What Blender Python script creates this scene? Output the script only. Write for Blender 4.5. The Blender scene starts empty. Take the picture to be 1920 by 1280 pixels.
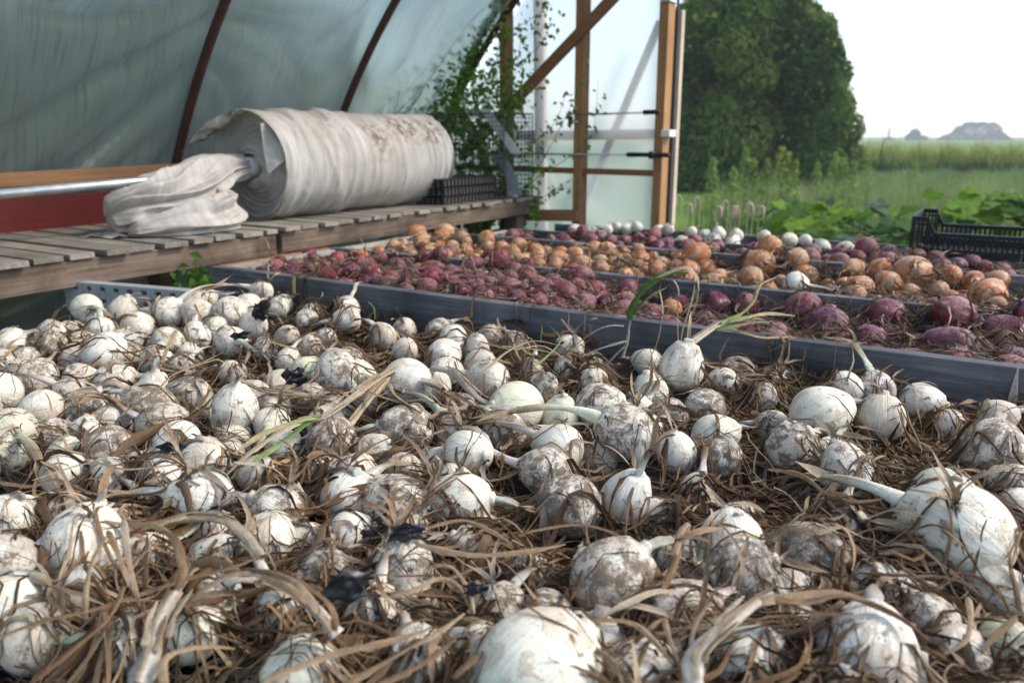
import bpy, bmesh, math, random
import numpy as np
from mathutils import Vector, Matrix, Quaternion
random.seed(7); RNG = np.random.default_rng(11)
S = bpy.context.scene
COL = S.collection

# ------------------------------------------------------------------ camera, world, sun, exposure
F_PX, HZ, CZ = 1500.0, 257.0, 1.60          # focal length (px at 1920 wide), horizon row, eye height
PITCH = math.atan((640 - HZ) / F_PX)
cd = bpy.data.cameras.new('camera'); cam = bpy.data.objects.new('camera', cd); COL.objects.link(cam)
cam.location = (0, 0, CZ); cam.rotation_euler = (math.pi / 2 - PITCH, 0, 0)
cd.sensor_width = 36; cd.lens = F_PX / 1920 * 36; cd.clip_start = 0.02; cd.clip_end = 6000
cd.dof.use_dof = True; cd.dof.focus_distance = 1.25; cd.dof.aperture_fstop = 5.0
S.camera = cam
SUN_AZ, SUN_EL = math.radians(88), math.radians(42)     # azimuth clockwise from +Y
wd = bpy.data.worlds.new('World'); S.world = wd; wd.use_nodes = True
wn = wd.node_tree.nodes; wl = wd.node_tree.links; wn.clear()
sky = wn.new('ShaderNodeTexSky'); sky.sky_type = 'NISHITA'; sky.sun_disc = False
sky.sun_elevation = SUN_EL; sky.sun_rotation = SUN_AZ
sky.air_density = 1.0; sky.dust_density = 1.0; sky.ozone_density = 1.0
bg = wn.new('ShaderNodeBackground'); bg.inputs['Strength'].default_value = 0.15
wo = wn.new('ShaderNodeOutputWorld')
hsv = wn.new('ShaderNodeHueSaturation'); hsv.inputs['Saturation'].default_value = 0.72   # hazy, milky sky
wl.new(sky.outputs[0], hsv.inputs['Color']); wl.new(hsv.outputs[0], bg.inputs[0]); wl.new(bg.outputs[0], wo.inputs[0])
sd = bpy.data.lights.new('sun', 'SUN'); sun = bpy.data.objects.new('sun', sd); COL.objects.link(sun)
sd.energy = 1.5; sd.angle = math.radians(14); sd.color = (1.0, 0.89, 0.73)
sun.rotation_euler = (math.pi / 2 - SUN_EL, 0, math.pi - SUN_AZ)
sun.location = (6, 5, 12)
S.view_settings.view_transform = 'Standard'; S.view_settings.look = 'None'
S.view_settings.exposure = 1.30; S.view_settings.gamma = 1.0; S.view_settings.use_curve_mapping = False
S.render.engine = 'CYCLES'
S.cycles.use_denoising = True
S.cycles.max_bounces = 8; S.cycles.diffuse_bounces = 4; S.cycles.glossy_bounces = 2
S.cycles.transmission_bounces = 4; S.cycles.transparent_max_bounces = 12; S.cycles.volume_bounces = 0
S.cycles.sample_clamp_indirect = 6.0
S.cycles.caustics_reflective = False; S.cycles.caustics_refractive = False

# ------------------------------------------------------------------ frame helpers
CP, SP = math.cos(PITCH), math.sin(PITCH)
def ray(x, y):
    X = x - 960.0; Y = 640.0 - y
    return X, F_PX * CP + Y * SP, -F_PX * SP + Y * CP
def P(x, y, z):                              # picture direction met with a level plane
    r = ray(x, y); t = (z - CZ) / r[2]; return Vector((r[0] * t, r[1] * t, z))
def PY(x, y, fwd):                           # ... met with a plane at a forward distance
    r = ray(x, y); t = fwd / r[1]; return Vector((r[0] * t, fwd, CZ + r[2] * t))
AZ = math.radians(31.6); CA, SA = math.cos(AZ), math.sin(AZ)
def G(u, v, z=0.0):                          # greenhouse frame: u across (along the boards), v along the tunnel
    return Vector((u * CA + v * SA, -u * SA + v * CA, z))
def UV(p): return p[0] * CA - p[1] * SA, p[0] * SA + p[1] * CA
def onV(px, py, v):
    r = ray(px, py); t = v / (r[0] * SA + r[1] * CA); return Vector((r[0] * t, r[1] * t, CZ + r[2] * t))
def onU(px, py, u):
    r = ray(px, py); t = u / (r[0] * CA - r[1] * SA); return Vector((r[0] * t, r[1] * t, CZ + r[2] * t))
DU = Vector((CA, -SA, 0)); DV = Vector((SA, CA, 0)); UP = Vector((0, 0, 1))
def px_radius(px, py, w, z):
    q = P(px, py, z); return w * (q.y * CP - (z - CZ) * SP) / F_PX / 2

def smooth(pts, m=26):
    a = np.array([tuple(p) for p in pts]); n = len(a); t = np.linspace(0, n - 1, m); i = np.clip(t.astype(int), 0, n - 2); f = (t - i)[:, None]
    p0 = a[np.clip(i - 1, 0, n - 1)]; p1 = a[i]; p2 = a[i + 1]; p3 = a[np.clip(i + 2, 0, n - 1)]
    return .5 * (2 * p1 + (p2 - p0) * f + (2 * p0 - 5 * p1 + 4 * p2 - p3) * f ** 2 + (3 * p1 - p0 - 3 * p2 + p3) * f ** 3)
# ------------------------------------------------------------------ object helpers
def tag(o, label=None, cat=None, group=None, kind=None):
    if label: o['label'] = label
    if cat: o['category'] = cat
    if group: o['group'] = group
    if kind: o['kind'] = kind
    return o
def empty(name, loc=(0, 0, 0)):
    o = bpy.data.objects.new(name, None); o.location = loc; o.empty_display_size = 0.05
    COL.objects.link(o); return o
def link(name, me, parent=None, mat=None):
    o = bpy.data.objects.new(name, me); COL.objects.link(o)
    if mat is not None and not me.materials: me.materials.append(mat)
    if parent is not None:
        o.parent = parent
        o.matrix_parent_inverse = Matrix.Translation(-Vector(parent.location))   # mesh kept in world coordinates
    return o
def link_local(name, me, parent, mat=None):
    o = bpy.data.objects.new(name, me); COL.objects.link(o); o.parent = parent
    if mat is not None and not me.materials: me.materials.append(mat)
    return o
def mesh_np(name, V, Fq, smooth=True, col=None):
    V = np.asarray(V, dtype=np.float32).reshape(-1, 3); Fq = np.asarray(Fq, dtype=np.int32)
    k = Fq.shape[1]; me = bpy.data.meshes.new(name)
    me.vertices.add(len(V)); me.vertices.foreach_set('co', V.ravel())
    me.loops.add(Fq.size); me.loops.foreach_set('vertex_index', Fq.ravel())
    me.polygons.add(len(Fq)); me.polygons.foreach_set('loop_start', np.arange(0, Fq.size, k, dtype=np.int32))
    try: me.polygons.foreach_set('loop_total', np.full(len(Fq), k, dtype=np.int32))
    except Exception: pass
    me.polygons.foreach_set('use_smooth', np.full(len(Fq), smooth, dtype=bool))
    me.update(calc_edges=True); me.validate()
    if col is not None:
        a = me.color_attributes.new('Col', 'FLOAT_COLOR', 'POINT')
        c = np.ones((len(V), 4), dtype=np.float32); c[:, :3] = np.asarray(col, dtype=np.float32).reshape(-1, 3)
        a.data.foreach_set('color', c.ravel())
    return me
class MB:                                     # collects boxes, bars and tubes into one mesh
    def __init__(self): self.v = []; self.f = []
    def box(self, o, ax, ay, az):             # origin corner and three edge vectors
        b = len(self.v); o, ax, ay, az = map(Vector, (o, ax, ay, az))
        for k in (0, 1):
            for j in (0, 1):
                for i in (0, 1): self.v.append(o + ax * i + ay * j + az * k)
        q = [(0, 2, 3, 1), (4, 5, 7, 6), (0, 1, 5, 4), (2, 6, 7, 3), (0, 4, 6, 2), (1, 3, 7, 5)]
        if ax.cross(ay).dot(az) < 0: q = [tuple(reversed(f)) for f in q]
        for f in q: self.f.append(tuple(b + x for x in f))
        return self
    def bar(self, a, c, w, h, up=UP):         # rectangular bar from a to c, centred
        a, c = Vector(a), Vector(c); d = c - a; s = d.cross(up).normalized(); u = s.cross(d).normalized()
        return self.box(a - s * w / 2 - u * h / 2, d, s * w, u * h)
    def tube(self, pts, r, n=8, cap=True):
        pts = [Vector(p) for p in pts]; b = len(self.v); m = len(pts)
        rr = r if isinstance(r, (list, tuple)) else [r] * m
        prev = None
        for i, p in enumerate(pts):
            t = (pts[min(i + 1, m - 1)] - pts[max(i - 1, 0)]).normalized()
            if prev is None:
                s = t.cross(UP); s = s if s.length > 1e-3 else t.cross(Vector((1, 0, 0)))
            else: s = prev - t * prev.dot(t)
            s.normalize(); prev = s; w = t.cross(s)
            for k in range(n):
                a = 2 * math.pi * k / n; self.v.append(p + (s * math.cos(a) + w * math.sin(a)) * rr[i])
        for i in range(m - 1):
            for k in range(n):
                k2 = (k + 1) % n
                self.f.append((b + i * n + k, b + i * n + k2, b + (i + 1) * n + k2, b + (i + 1) * n + k))
        if cap:
            self.f.append(tuple(b + k for k in reversed(range(n)))); self.f.append(tuple(b + (m - 1) * n + k for k in range(n)))
        return self
    def mesh(self, name, smooth=False, bevel=0.0):
        me = bpy.data.meshes.new(name); me.from_pydata([tuple(v) for v in self.v], [], self.f); me.update()
        if bevel:
            bm = bmesh.new(); bm.from_mesh(me)
            bmesh.ops.bevel(bm, geom=list(bm.edges), offset=bevel, segments=2, affect='EDGES', profile=0.6, clamp_overlap=True)
            bm.to_mesh(me); bm.free()
        if smooth:
            for p in me.polygons: p.use_smooth = True
        return me
    def build(self, name, mat, parent=None, smooth=False, bevel=0.0):
        return link(name, self.mesh(name, smooth, bevel), parent, mat)

# ------------------------------------------------------------------ material helpers
def new_mat(name):
    m = bpy.data.materials.new(name); m.use_nodes = True; nt = m.node_tree; nt.nodes.clear()
    out = nt.nodes.new('ShaderNodeOutputMaterial'); return m, nt, out
def N(nt, t, ins=None, **kw):
    n = nt.nodes.new(t)
    for k, v in kw.items(): setattr(n, k, v)
    for k, v in (ins or {}).items():
        if isinstance(v, bpy.types.NodeSocket): nt.links.new(v, n.inputs[k])
        else: n.inputs[k].default_value = v
    return n
def ramp(nt, fac, stops, interp='LINEAR'):
    n = nt.nodes.new('ShaderNodeValToRGB'); n.color_ramp.interpolation = interp
    e = n.color_ramp.elements
    while len(e) < len(stops): e.new(0.5)
    for x, (p, c) in zip(e, stops):
        x.position = p; x.color = (c, c, c, 1) if isinstance(c, (int, float)) else (*c, 1)
    nt.links.new(fac, n.inputs[0]); return n.outputs[0]
def mixc(nt, f, a, b, mode='MIX'):
    n = nt.nodes.new('ShaderNodeMix'); n.data_type = 'RGBA'; n.blend_type = mode
    for i, v in ((0, f), (6, a), (7, b)):
        if isinstance(v, bpy.types.NodeSocket): nt.links.new(v, n.inputs[i])
        else: n.inputs[i].default_value = v if isinstance(v, (int, float)) else (*v[:3], 1)
    return n.outputs[2]
def math_(nt, op, a, b=0.0, clamp=False):
    n = nt.nodes.new('ShaderNodeMath'); n.operation = op; n.use_clamp = clamp
    for i, v in ((0, a), (1, b)):
        if isinstance(v, bpy.types.NodeSocket): nt.links.new(v, n.inputs[i])
        else: n.inputs[i].default_value = v
    return n.outputs[0]
def noise(nt, vec, scale, detail=4.0, rough=0.55, dist=0.0, w=None):
    n = nt.nodes.new('ShaderNodeTexNoise'); n.inputs['Scale'].default_value = scale
    n.inputs['Detail'].default_value = detail; n.inputs['Roughness'].default_value = rough; n.inputs['Distortion'].default_value = dist
    if w is not None: n.noise_dimensions = '4D'; nt.links.new(w, n.inputs['W'])
    if vec is not None: nt.links.new(vec, n.inputs['Vector'])
    return n.outputs['Fac']
def stretch(nt, vec, sx, sy, sz):
    n = nt.nodes.new('ShaderNodeMapping'); n.inputs['Scale'].default_value = (sx, sy, sz); nt.links.new(vec, n.inputs['Vector']); return n.outputs[0]
def bump(nt, h, strength=0.3, dist=0.01):
    n = nt.nodes.new('ShaderNodeBump'); n.inputs['Strength'].default_value = strength; n.inputs['Distance'].default_value = dist
    nt.links.new(h, n.inputs['Height']); return n.outputs[0]
def coords(nt, which='Object'):
    return nt.nodes.new('ShaderNodeTexCoord').outputs[which]
def principled(nt, out, color, rough=0.6, spec=0.4, normal=None, trans_w=0.0):
    b = nt.nodes.new('ShaderNodeBsdfPrincipled')
    for k, v in (('Base Color', color), ('Roughness', rough), ('Specular IOR Level', spec)):
        if isinstance(v, bpy.types.NodeSocket): nt.links.new(v, b.inputs[k])
        else: b.inputs[k].default_value = v if isinstance(v, (int, float)) else (*v[:3], 1)
    if normal is not None: nt.links.new(normal, b.inputs['Normal'])
    if trans_w > 0:
        t = nt.nodes.new('ShaderNodeBsdfTranslucent'); mx = nt.nodes.new('ShaderNodeMixShader'); mx.inputs[0].default_value = trans_w
        if isinstance(color, bpy.types.NodeSocket): nt.links.new(color, t.inputs[0])
        else: t.inputs[0].default_value = (*color[:3], 1)
        nt.links.new(b.outputs[0], mx.inputs[1]); nt.links.new(t.outputs[0], mx.inputs[2]); nt.links.new(mx.outputs[0], out.inputs[0])
    else: nt.links.new(b.outputs[0], out.inputs[0])
    return b

def wood_mat(name, c_dark, c_light, axis='u', rough=0.8, stain=0.5, scale=1.0):
    m, nt, out = new_mat(name)
    oc = coords(nt, 'Generated') if axis == 'g' else coords(nt, 'Object')
    rot = nt.nodes.new('ShaderNodeMapping'); rot.inputs['Rotation'].default_value = (0, 0, AZ); nt.links.new(oc, rot.inputs['Vector'])
    info = nt.nodes.new('ShaderNodeObjectInfo'); w = math_(nt, 'MULTIPLY', info.outputs['Random'], 37.0)
    sc = {'u': (3.0, 105, 105), 'v': (105, 3.0, 105), 'z': (105, 105, 3.0), 'g': (20, 20, 20)}[axis]
    g = noise(nt, stretch(nt, rot.outputs[0], *[s * scale for s in sc]), 1.0, 6, 0.65, 0.6, w)
    blot = noise(nt, rot.outputs[0], 5.0 * scale, 5, 0.6, 0.3, w)
    col = ramp(nt, g, [(0.28, c_dark), (0.52, tuple((a + b) / 2 for a, b in zip(c_dark, c_light))), (0.72, c_light)])
    sh = math_(nt, 'ADD', math_(nt, 'MULTIPLY', info.outputs['Random'], 0.35), 0.80)
    col = mixc(nt, 1.0, col, N(nt, 'ShaderNodeCombineColor', {0: sh, 1: sh, 2: sh}).outputs[0], 'MULTIPLY')
    dk = ramp(nt, blot, [(0.42, 0.0), (0.68, stain)])
    col = mixc(nt, dk, col, tuple(x * 0.35 for x in c_dark))
    principled(nt, out, col, rough, 0.25, bump(nt, g, 0.5, 0.003)); return m
def flat_mat(name, c, rough=0.6, spec=0.4, var=0.25, scale=30.0, metallic=0.0, trans=0.0, bumpy=0.0):
    m, nt, out = new_mat(name); oc = coords(nt, 'Object'); n = noise(nt, oc, scale, 5, 0.6)
    col = ramp(nt, n, [(0.25, tuple(x * (1 - var) for x in c)), (0.75, tuple(min(1, x * (1 + var)) for x in c))])
    b = principled(nt, out, col, rough, spec, bump(nt, n, bumpy, 0.004) if bumpy else None, trans); b.inputs['Metallic'].default_value = metallic; return m
def col_mat(name, rough=0.75, trans=0.0, spec=0.25, fib=0.35, scale=160.0, bumps=0.0):
    """Surface whose own colour per blade or leaf sits in the mesh, with a fine fibrous mottling over it."""
    m, nt, out = new_mat(name); a = nt.nodes.new('ShaderNodeAttribute'); a.attribute_name = 'Col'
    oc = coords(nt, 'Object'); n = noise(nt, oc, scale, 3, 0.7)
    sh = ramp(nt, n, [(0.25, 1.0 - fib), (0.75, 1.0 + 0.0)])
    c = mixc(nt, 1.0, a.outputs['Color'], sh, 'MULTIPLY')
    principled(nt, out, c, rough, spec, bump(nt, n, bumps, 0.002) if bumps else None, trans); return m

def onion_mat(name, kind):
    """Papery bulb: meridian veins, dry outer skin patches, soil stuck on in blotches and specks.
    obj.color carries (soil amount, tint, skin patches) of each single onion."""
    m, nt, out = new_mat(name); oc = coords(nt, 'Object'); info = nt.nodes.new('ShaderNodeObjectInfo')
    rnd = math_(nt, 'MULTIPLY', info.outputs['Random'], 91.0)
    oc2 = N(nt, 'ShaderNodeSeparateColor', {0: info.outputs['Color']})
    soil, tint, skin = oc2.outputs[0], oc2.outputs[1], oc2.outputs[2]
    sx = nt.nodes.new('ShaderNodeSeparateXYZ'); nt.links.new(oc, sx.inputs[0])
    ang = math_(nt, 'ARCTAN2', sx.outputs[0], sx.outputs[1])
    ca = math_(nt, 'COSINE', ang); sa = math_(nt, 'SINE', ang)
    mer = nt.nodes.new('ShaderNodeCombineXYZ'); nt.links.new(ca, mer.inputs[0]); nt.links.new(sa, mer.inputs[1]); nt.links.new(math_(nt, 'MULTIPLY', sx.outputs[2], 0.12), mer.inputs[2])
    vein = noise(nt, mer.outputs[0], 11.0, 4, 0.7, 0.0, rnd)
    broad = noise(nt, mer.outputs[0], 1.6, 3, 0.6, 0.2, rnd)
    patch = noise(nt, oc, 1.5, 5, 0.6, 0.8, rnd)
    blot = noise(nt, oc, 2.3, 9, 0.68, 0.5, rnd)
    speck = noise(nt, oc, 15.0, 5, 0.72, 0.0, rnd)
    if kind == 'white':
        body = ramp(nt, vein, [(0.3, (0.57, 0.53, 0.42)), (0.5, (0.74, 0.715, 0.625)), (0.7, (0.82, 0.805, 0.745))])
        body = mixc(nt, math_(nt, 'MULTIPLY', tint, ramp(nt, broad, [(0.35, 0.25), (0.65, 1.0)])), body, (0.50, 0.58, 0.27))
        body = mixc(nt, ramp(nt, patch, [(0.5, 0.0), (0.62, 0.4)]), body, (0.72, 0.56, 0.36))
        paper = ramp(nt, vein, [(0.3, (0.42, 0.35, 0.27)), (0.7, (0.68, 0.61, 0.51))])
        soilc = ramp(nt, speck, [(0.3, (0.070, 0.050, 0.034)), (0.7, (0.22, 0.165, 0.115))]); rough = 0.34; spec = 0.42
    elif kind == 'red':
        body = ramp(nt, vein, [(0.3, (0.055, 0.003, 0.011)), (0.5, (0.135, 0.008, 0.024)), (0.72, (0.28, 0.038, 0.066))])
        body = mixc(nt, math_(nt, 'MULTIPLY', tint, ramp(nt, broad, [(0.35, 0.15), (0.7, 1.0)])), body, (0.36, 0.065, 0.062))
        body = mixc(nt, ramp(nt, info.outputs['Random'], [(0.35, 0.0), (0.8, 0.75)]), body, (0.075, 0.006, 0.040))
        body = mixc(nt, ramp(nt, patch, [(0.52, 0.0), (0.66, 0.65)]), body, (0.22, 0.05, 0.035))
        paper = ramp(nt, vein, [(0.3, (0.13, 0.05, 0.05)), (0.7, (0.27, 0.125, 0.12))])
        soilc = ramp(nt, speck, [(0.3, (0.06, 0.042, 0.036)), (0.7, (0.19, 0.14, 0.115))]); rough = 0.23; spec = 0.50
    else:
        body = ramp(nt, vein, [(0.3, (0.25, 0.055, 0.009)), (0.5, (0.42, 0.115, 0.018)), (0.72, (0.55, 0.215, 0.050))])
        body = mixc(nt, math_(nt, 'MULTIPLY', tint, ramp(nt, broad, [(0.35, 0.2), (0.7, 1.0)])), body, (0.52, 0.32, 0.15))
        body = mixc(nt, ramp(nt, patch, [(0.52, 0.0), (0.66, 0.6)]), body, (0.42, 0.13, 0.035))
        paper = ramp(nt, vein, [(0.3, (0.34, 0.21, 0.12)), (0.7, (0.55, 0.40, 0.26))])
        soilc = ramp(nt, speck, [(0.3, (0.07, 0.05, 0.035)), (0.7, (0.22, 0.165, 0.12))]); rough = 0.25; spec = 0.50
    dryp = math_(nt, 'SUBTRACT', math_(nt, 'ADD', patch, math_(nt, 'MULTIPLY', skin, 0.36 if kind == 'white' else 0.26)), 0.60)
    dry = ramp(nt, dryp, [(0.0, 0.0), (0.02, 0.85)])
    c = mixc(nt, dry, body, paper)
    s1 = math_(nt, 'ADD', math_(nt, 'MULTIPLY', blot, 0.62), math_(nt, 'MULTIPLY', speck, 0.38))
    th = math_(nt, 'SUBTRACT', s1, math_(nt, 'SUBTRACT', 0.70, math_(nt, 'MULTIPLY', soil, 0.25)))
    d1 = ramp(nt, th, [(0.0, 0.0), (0.035, 0.80), (0.12, 0.97)])
    dust = math_(nt, 'MULTIPLY', ramp(nt, blot, [(0.3, 0.0), (0.7, 0.42)]), soil)
    c = mixc(nt, dust, c, tuple(x for x in (0.40, 0.32, 0.235)) if kind == 'white' else ((0.17, 0.085, 0.07) if kind == 'red' else (0.27, 0.18, 0.115)))
    fl = noise(nt, oc, 34.0, 2, 0.5, 0.0, rnd)
    c = mixc(nt, math_(nt, 'MULTIPLY', ramp(nt, fl, [(0.60, 0.0), (0.70, 0.75)]), math_(nt, 'ADD', soil, 0.15)), c, (0.12, 0.085, 0.06))
    c = mixc(nt, d1, c, soilc)
    rgh = mixc(nt, d1, mixc(nt, dry, (rough,) * 3, (0.65,) * 3), (0.92,) * 3)
    hgt = math_(nt, 'ADD', math_(nt, 'MULTIPLY', vein, 0.25), math_(nt, 'ADD', math_(nt, 'MULTIPLY', d1, 0.35), math_(nt, 'MULTIPLY', dry, 0.3)))
    b = principled(nt, out, c, 0.5, spec, bump(nt, hgt, 0.45, 0.035))
    nt.links.new(rgh, b.inputs['Roughness'])
    if kind == 'white':
        b.inputs['Subsurface Weight'].default_value = 0.0
    return m

M = {}
M['white'] = onion_mat('white_onion_skin', 'white'); M['red'] = onion_mat('red_onion_skin', 'red'); M['yellow'] = onion_mat('yellow_onion_skin', 'yellow')
M['leaf'] = col_mat('dry_leaf', 0.7, 0.18, 0.3, 0.45, 220.0, 0.35)
M['stem'] = col_mat('onion_stem', 0.7, 0.0, 0.25, 0.42, 150.0, 0.6)
M['foliage'] = col_mat('foliage', 0.7, 0.35, 0.08, 0.25, 3.0)
M['vine_leaf'] = col_mat('vine_leaf', 0.5, 0.6, 0.3, 0.1, 5.0)
M['film_scrap'] = flat_mat('black_plastic', (0.012, 0.014, 0.020), 0.38, 0.5, 0.3, 40, bumpy=0.6)
M['greyboard'] = wood_mat('weathered_board', (0.045, 0.051, 0.062), (0.19, 0.20, 0.22), 'u', 0.8, 0.8)
M['greyboard_v'] = wood_mat('weathered_end_board', (0.22, 0.20, 0.18), (0.45, 0.42, 0.38), 'v', 0.8, 0.3)
M['pallet'] = wood_mat('pallet_plank', (0.15, 0.13, 0.105), (0.39, 0.355, 0.305), 'u', 0.85, 0.55)
M['pallet_v'] = wood_mat('pallet_beam', (0.085, 0.056, 0.040), (0.31, 0.235, 0.18), 'v', 0.85, 0.8)
M['lumber_v'] = wood_mat('lumber', (0.27, 0.125, 0.055), (0.46, 0.25, 0.12), 'v', 0.7, 0.25)
M['lumber_u'] = wood_mat('lumber_cross', (0.20, 0.085, 0.035), (0.38, 0.185, 0.085), 'u', 0.7, 0.25)
M['lumber_z'] = wood_mat('lumber_post', (0.25, 0.115, 0.045), (0.50, 0.275, 0.13), 'z', 0.7, 0.25)
M['palepost'] = wood_mat('pale_post', (0.42, 0.33, 0.26), (0.66, 0.55, 0.46), 'z', 0.75, 0.2)
M['redboard'] = wood_mat('red_board', (0.085, 0.010, 0.010), (0.155, 0.020, 0.017), 'v', 0.6, 0.35)
M['rust'] = flat_mat('rusty_bow', (0.050, 0.018, 0.013), 0.55, 0.4, 0.45, 25, bumpy=0.3)
M['galv'] = flat_mat('galvanised', (0.50, 0.52, 0.54), 0.42, 0.5, 0.25, 20, metallic=0.75)
M['wire'] = flat_mat('wire', (0.30, 0.31, 0.32), 0.5, 0.5, 0.3, 60, metallic=0.7)
M['wire_d'] = flat_mat('dark_wire', (0.045, 0.05, 0.05), 0.6, 0.4, 0.3, 60)
M['blackplastic'] = flat_mat('black_crate_plastic', (0.007, 0.008, 0.011), 0.5, 0.25, 0.3, 25, bumpy=0.1)
M['rubber'] = flat_mat('rubber_grip', (0.008, 0.008, 0.010), 0.6, 0.4, 0.3, 60)
M['white_pl'] = flat_mat('white_plastic', (0.72, 0.72, 0.72), 0.4, 0.4, 0.06, 20)
M['ground_cloth'] = flat_mat('ground_cloth', (0.018, 0.020, 0.020), 0.85, 0.2, 0.4, 50)
M['bark'] = flat_mat('bark', (0.10, 0.075, 0.05), 0.9, 0.2, 0.4, 12, bumpy=0.8)
M['slat'] = flat_mat('grey_plastic_strip', (0.30, 0.32, 0.35), 0.5, 0.4, 0.25, 22, bumpy=0.2)

# ------------------------------------------------------------------ ground and air
def ground_mat():
    m, nt, out = new_mat('grass_ground'); oc = coords(nt, 'Object')
    a = noise(nt, oc, 0.35, 6, 0.6); b = noise(nt, oc, 14.0, 4, 0.7)
    c = ramp(nt, a, [(0.3, (0.085, 0.17, 0.022)), (0.5, (0.12, 0.22, 0.034)), (0.7, (0.18, 0.26, 0.06))])
    c = mixc(nt, ramp(nt, b, [(0.35, 0.0), (0.7, 0.5)]), c, (0.035, 0.06, 0.015))
    principled(nt, out, c, 0.9, 0.1, bump(nt, b, 0.5, 0.05)); return m
gm = MB(); gm.box((-2500, -2500, -0.5), (5000, 0, 0), (0, 5000, 0), (0, 0, 0.5))
g = gm.build('ground', ground_mat()); tag(g, 'green grass field reaching to the horizon', 'ground', kind='structure')
fl = MB(); fl.box(G(-3.75, -1.5, 0.001), DU * 7.5, DV * 6.1, UP * 0.006)
g = fl.build('greenhouse_floor', M['ground_cloth']); tag(g, 'dark ground cloth covering the floor of the greenhouse', 'floor', kind='structure')

# ------------------------------------------------------------------ benches
FZ = 1.10                                  # top of the wire the onions lie on
BT = 1.20                                  # top of the side boards
VA, VB, VC, VD, VE = 1.65, 2.18, 2.77, 3.06, 3.36
UL, UR = -2.14, 2.3
bench = tag(empty('drying_bench', G(0, 2.4, 0)), 'long wooden drying bench divided by weathered grey boards', 'bench')
def board(v, u0, u1, z0, z1, th=0.034, bow=0.0):
    n = 10; b = MB()
    vs = []
    for i in range(n + 1):
        t = i / n; u = u0 + (u1 - u0) * t; dv = bow * math.sin(math.pi * t) + random.uniform(-.001, .001)
        zz = random.uniform(-.0015, .0015)
        for (a, z) in ((0, z0), (th, z0), (th, z1 + zz), (th * .5, z1 + zz + .001), (0, z1 + zz)): vs.append(G(u, v + dv + a, z))
    b.v = vs
    for i in range(n):
        for k in range(5):
            k2 = (k + 1) % 5; b.f.append((i * 5 + k, (i + 1) * 5 + k, (i + 1) * 5 + k2, i * 5 + k2))
    b.f.append(tuple(range(5))); b.f.append(tuple(reversed(range(n * 5, n * 5 + 5))))
    return b
for v, u0, u1, z1 in ((VA, UL, UR, BT), (VB, UL, UR, BT), (VC, -2.09, UR, BT + .002), (VD, -1.89, UR, BT), (VE, -1.83, UR, BT)):
    board(v, u0, u1, 1.03, z1, 0.034, random.uniform(-.008, .008)).build('side_board', M['greyboard'], bench, bevel=0.0)
for v0, v1, u in ((VA + .036, VB - .002, UL + .002), (VB + .036, VC - .002, UL + .002), (VC + .036, VD - .002, -1.92)):
    b = MB(); b.box(G(u, v0, 1.04), DU * .03, DV * (v1 - v0), UP * .155); b.build('end_board', M['greyboard_v'], bench)
b = MB(); b.box(G(UL + .04, VA + .036, 1.072), DU * (UR - UL - .05), DV * (VE - VA - .04), UP * .012); b.build('bench_top', M['ground_cloth'], bench)
for u in (-2.1, -0.9, 0.4, 1.7):
    for v in (VA + .06, VE - .1):
        b = MB(); b.box(G(u, v, 0.008), DU * .085, DV * .085, UP * 1.02); b.build('leg', M['pallet_v'], bench)
front = tag(empty('front_bench', G(0, 1.0, 0)), 'front bench of black cloth under wire holding white onions', 'bench')
b = MB(); b.box(G(UL + .03, .18, 1.072), DU * (UR - UL - .05), DV * (VA - .185), UP * .010); b.build('bench_top', M['ground_cloth'], front)
b = MB()
for i in range(90):
    u = UL + .05 + i * .05; b.tube([G(u, .2, FZ - .008), G(u, .9, FZ - .011), G(u, VA - .004, FZ - .008)], .0011, 5)
for i in range(29):
    v = .22 + i * .05; b.tube([G(UL + .04, v, FZ - .006), G(0, v, FZ - .008), G(UR - .02, v, FZ - .006)], .0011, 5)
tag(b.build('wire_mesh', M['wire'], front, True), kind='stuff')
b = MB(); b.box(G(UL - .01, .18, 1.035), DU * .034, DV * (VA - .19), UP * .075); b.build('end_board', M['greyboard_v'], front)
for u in (-2.05, -0.9, 0.4, 1.7):
    for v in (.25, VA - .14):
        b = MB(); b.box(G(u, v, 0.008), DU * .085, DV * .085, UP * 1.06); b.build('leg', M['pallet_v'], front)

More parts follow.
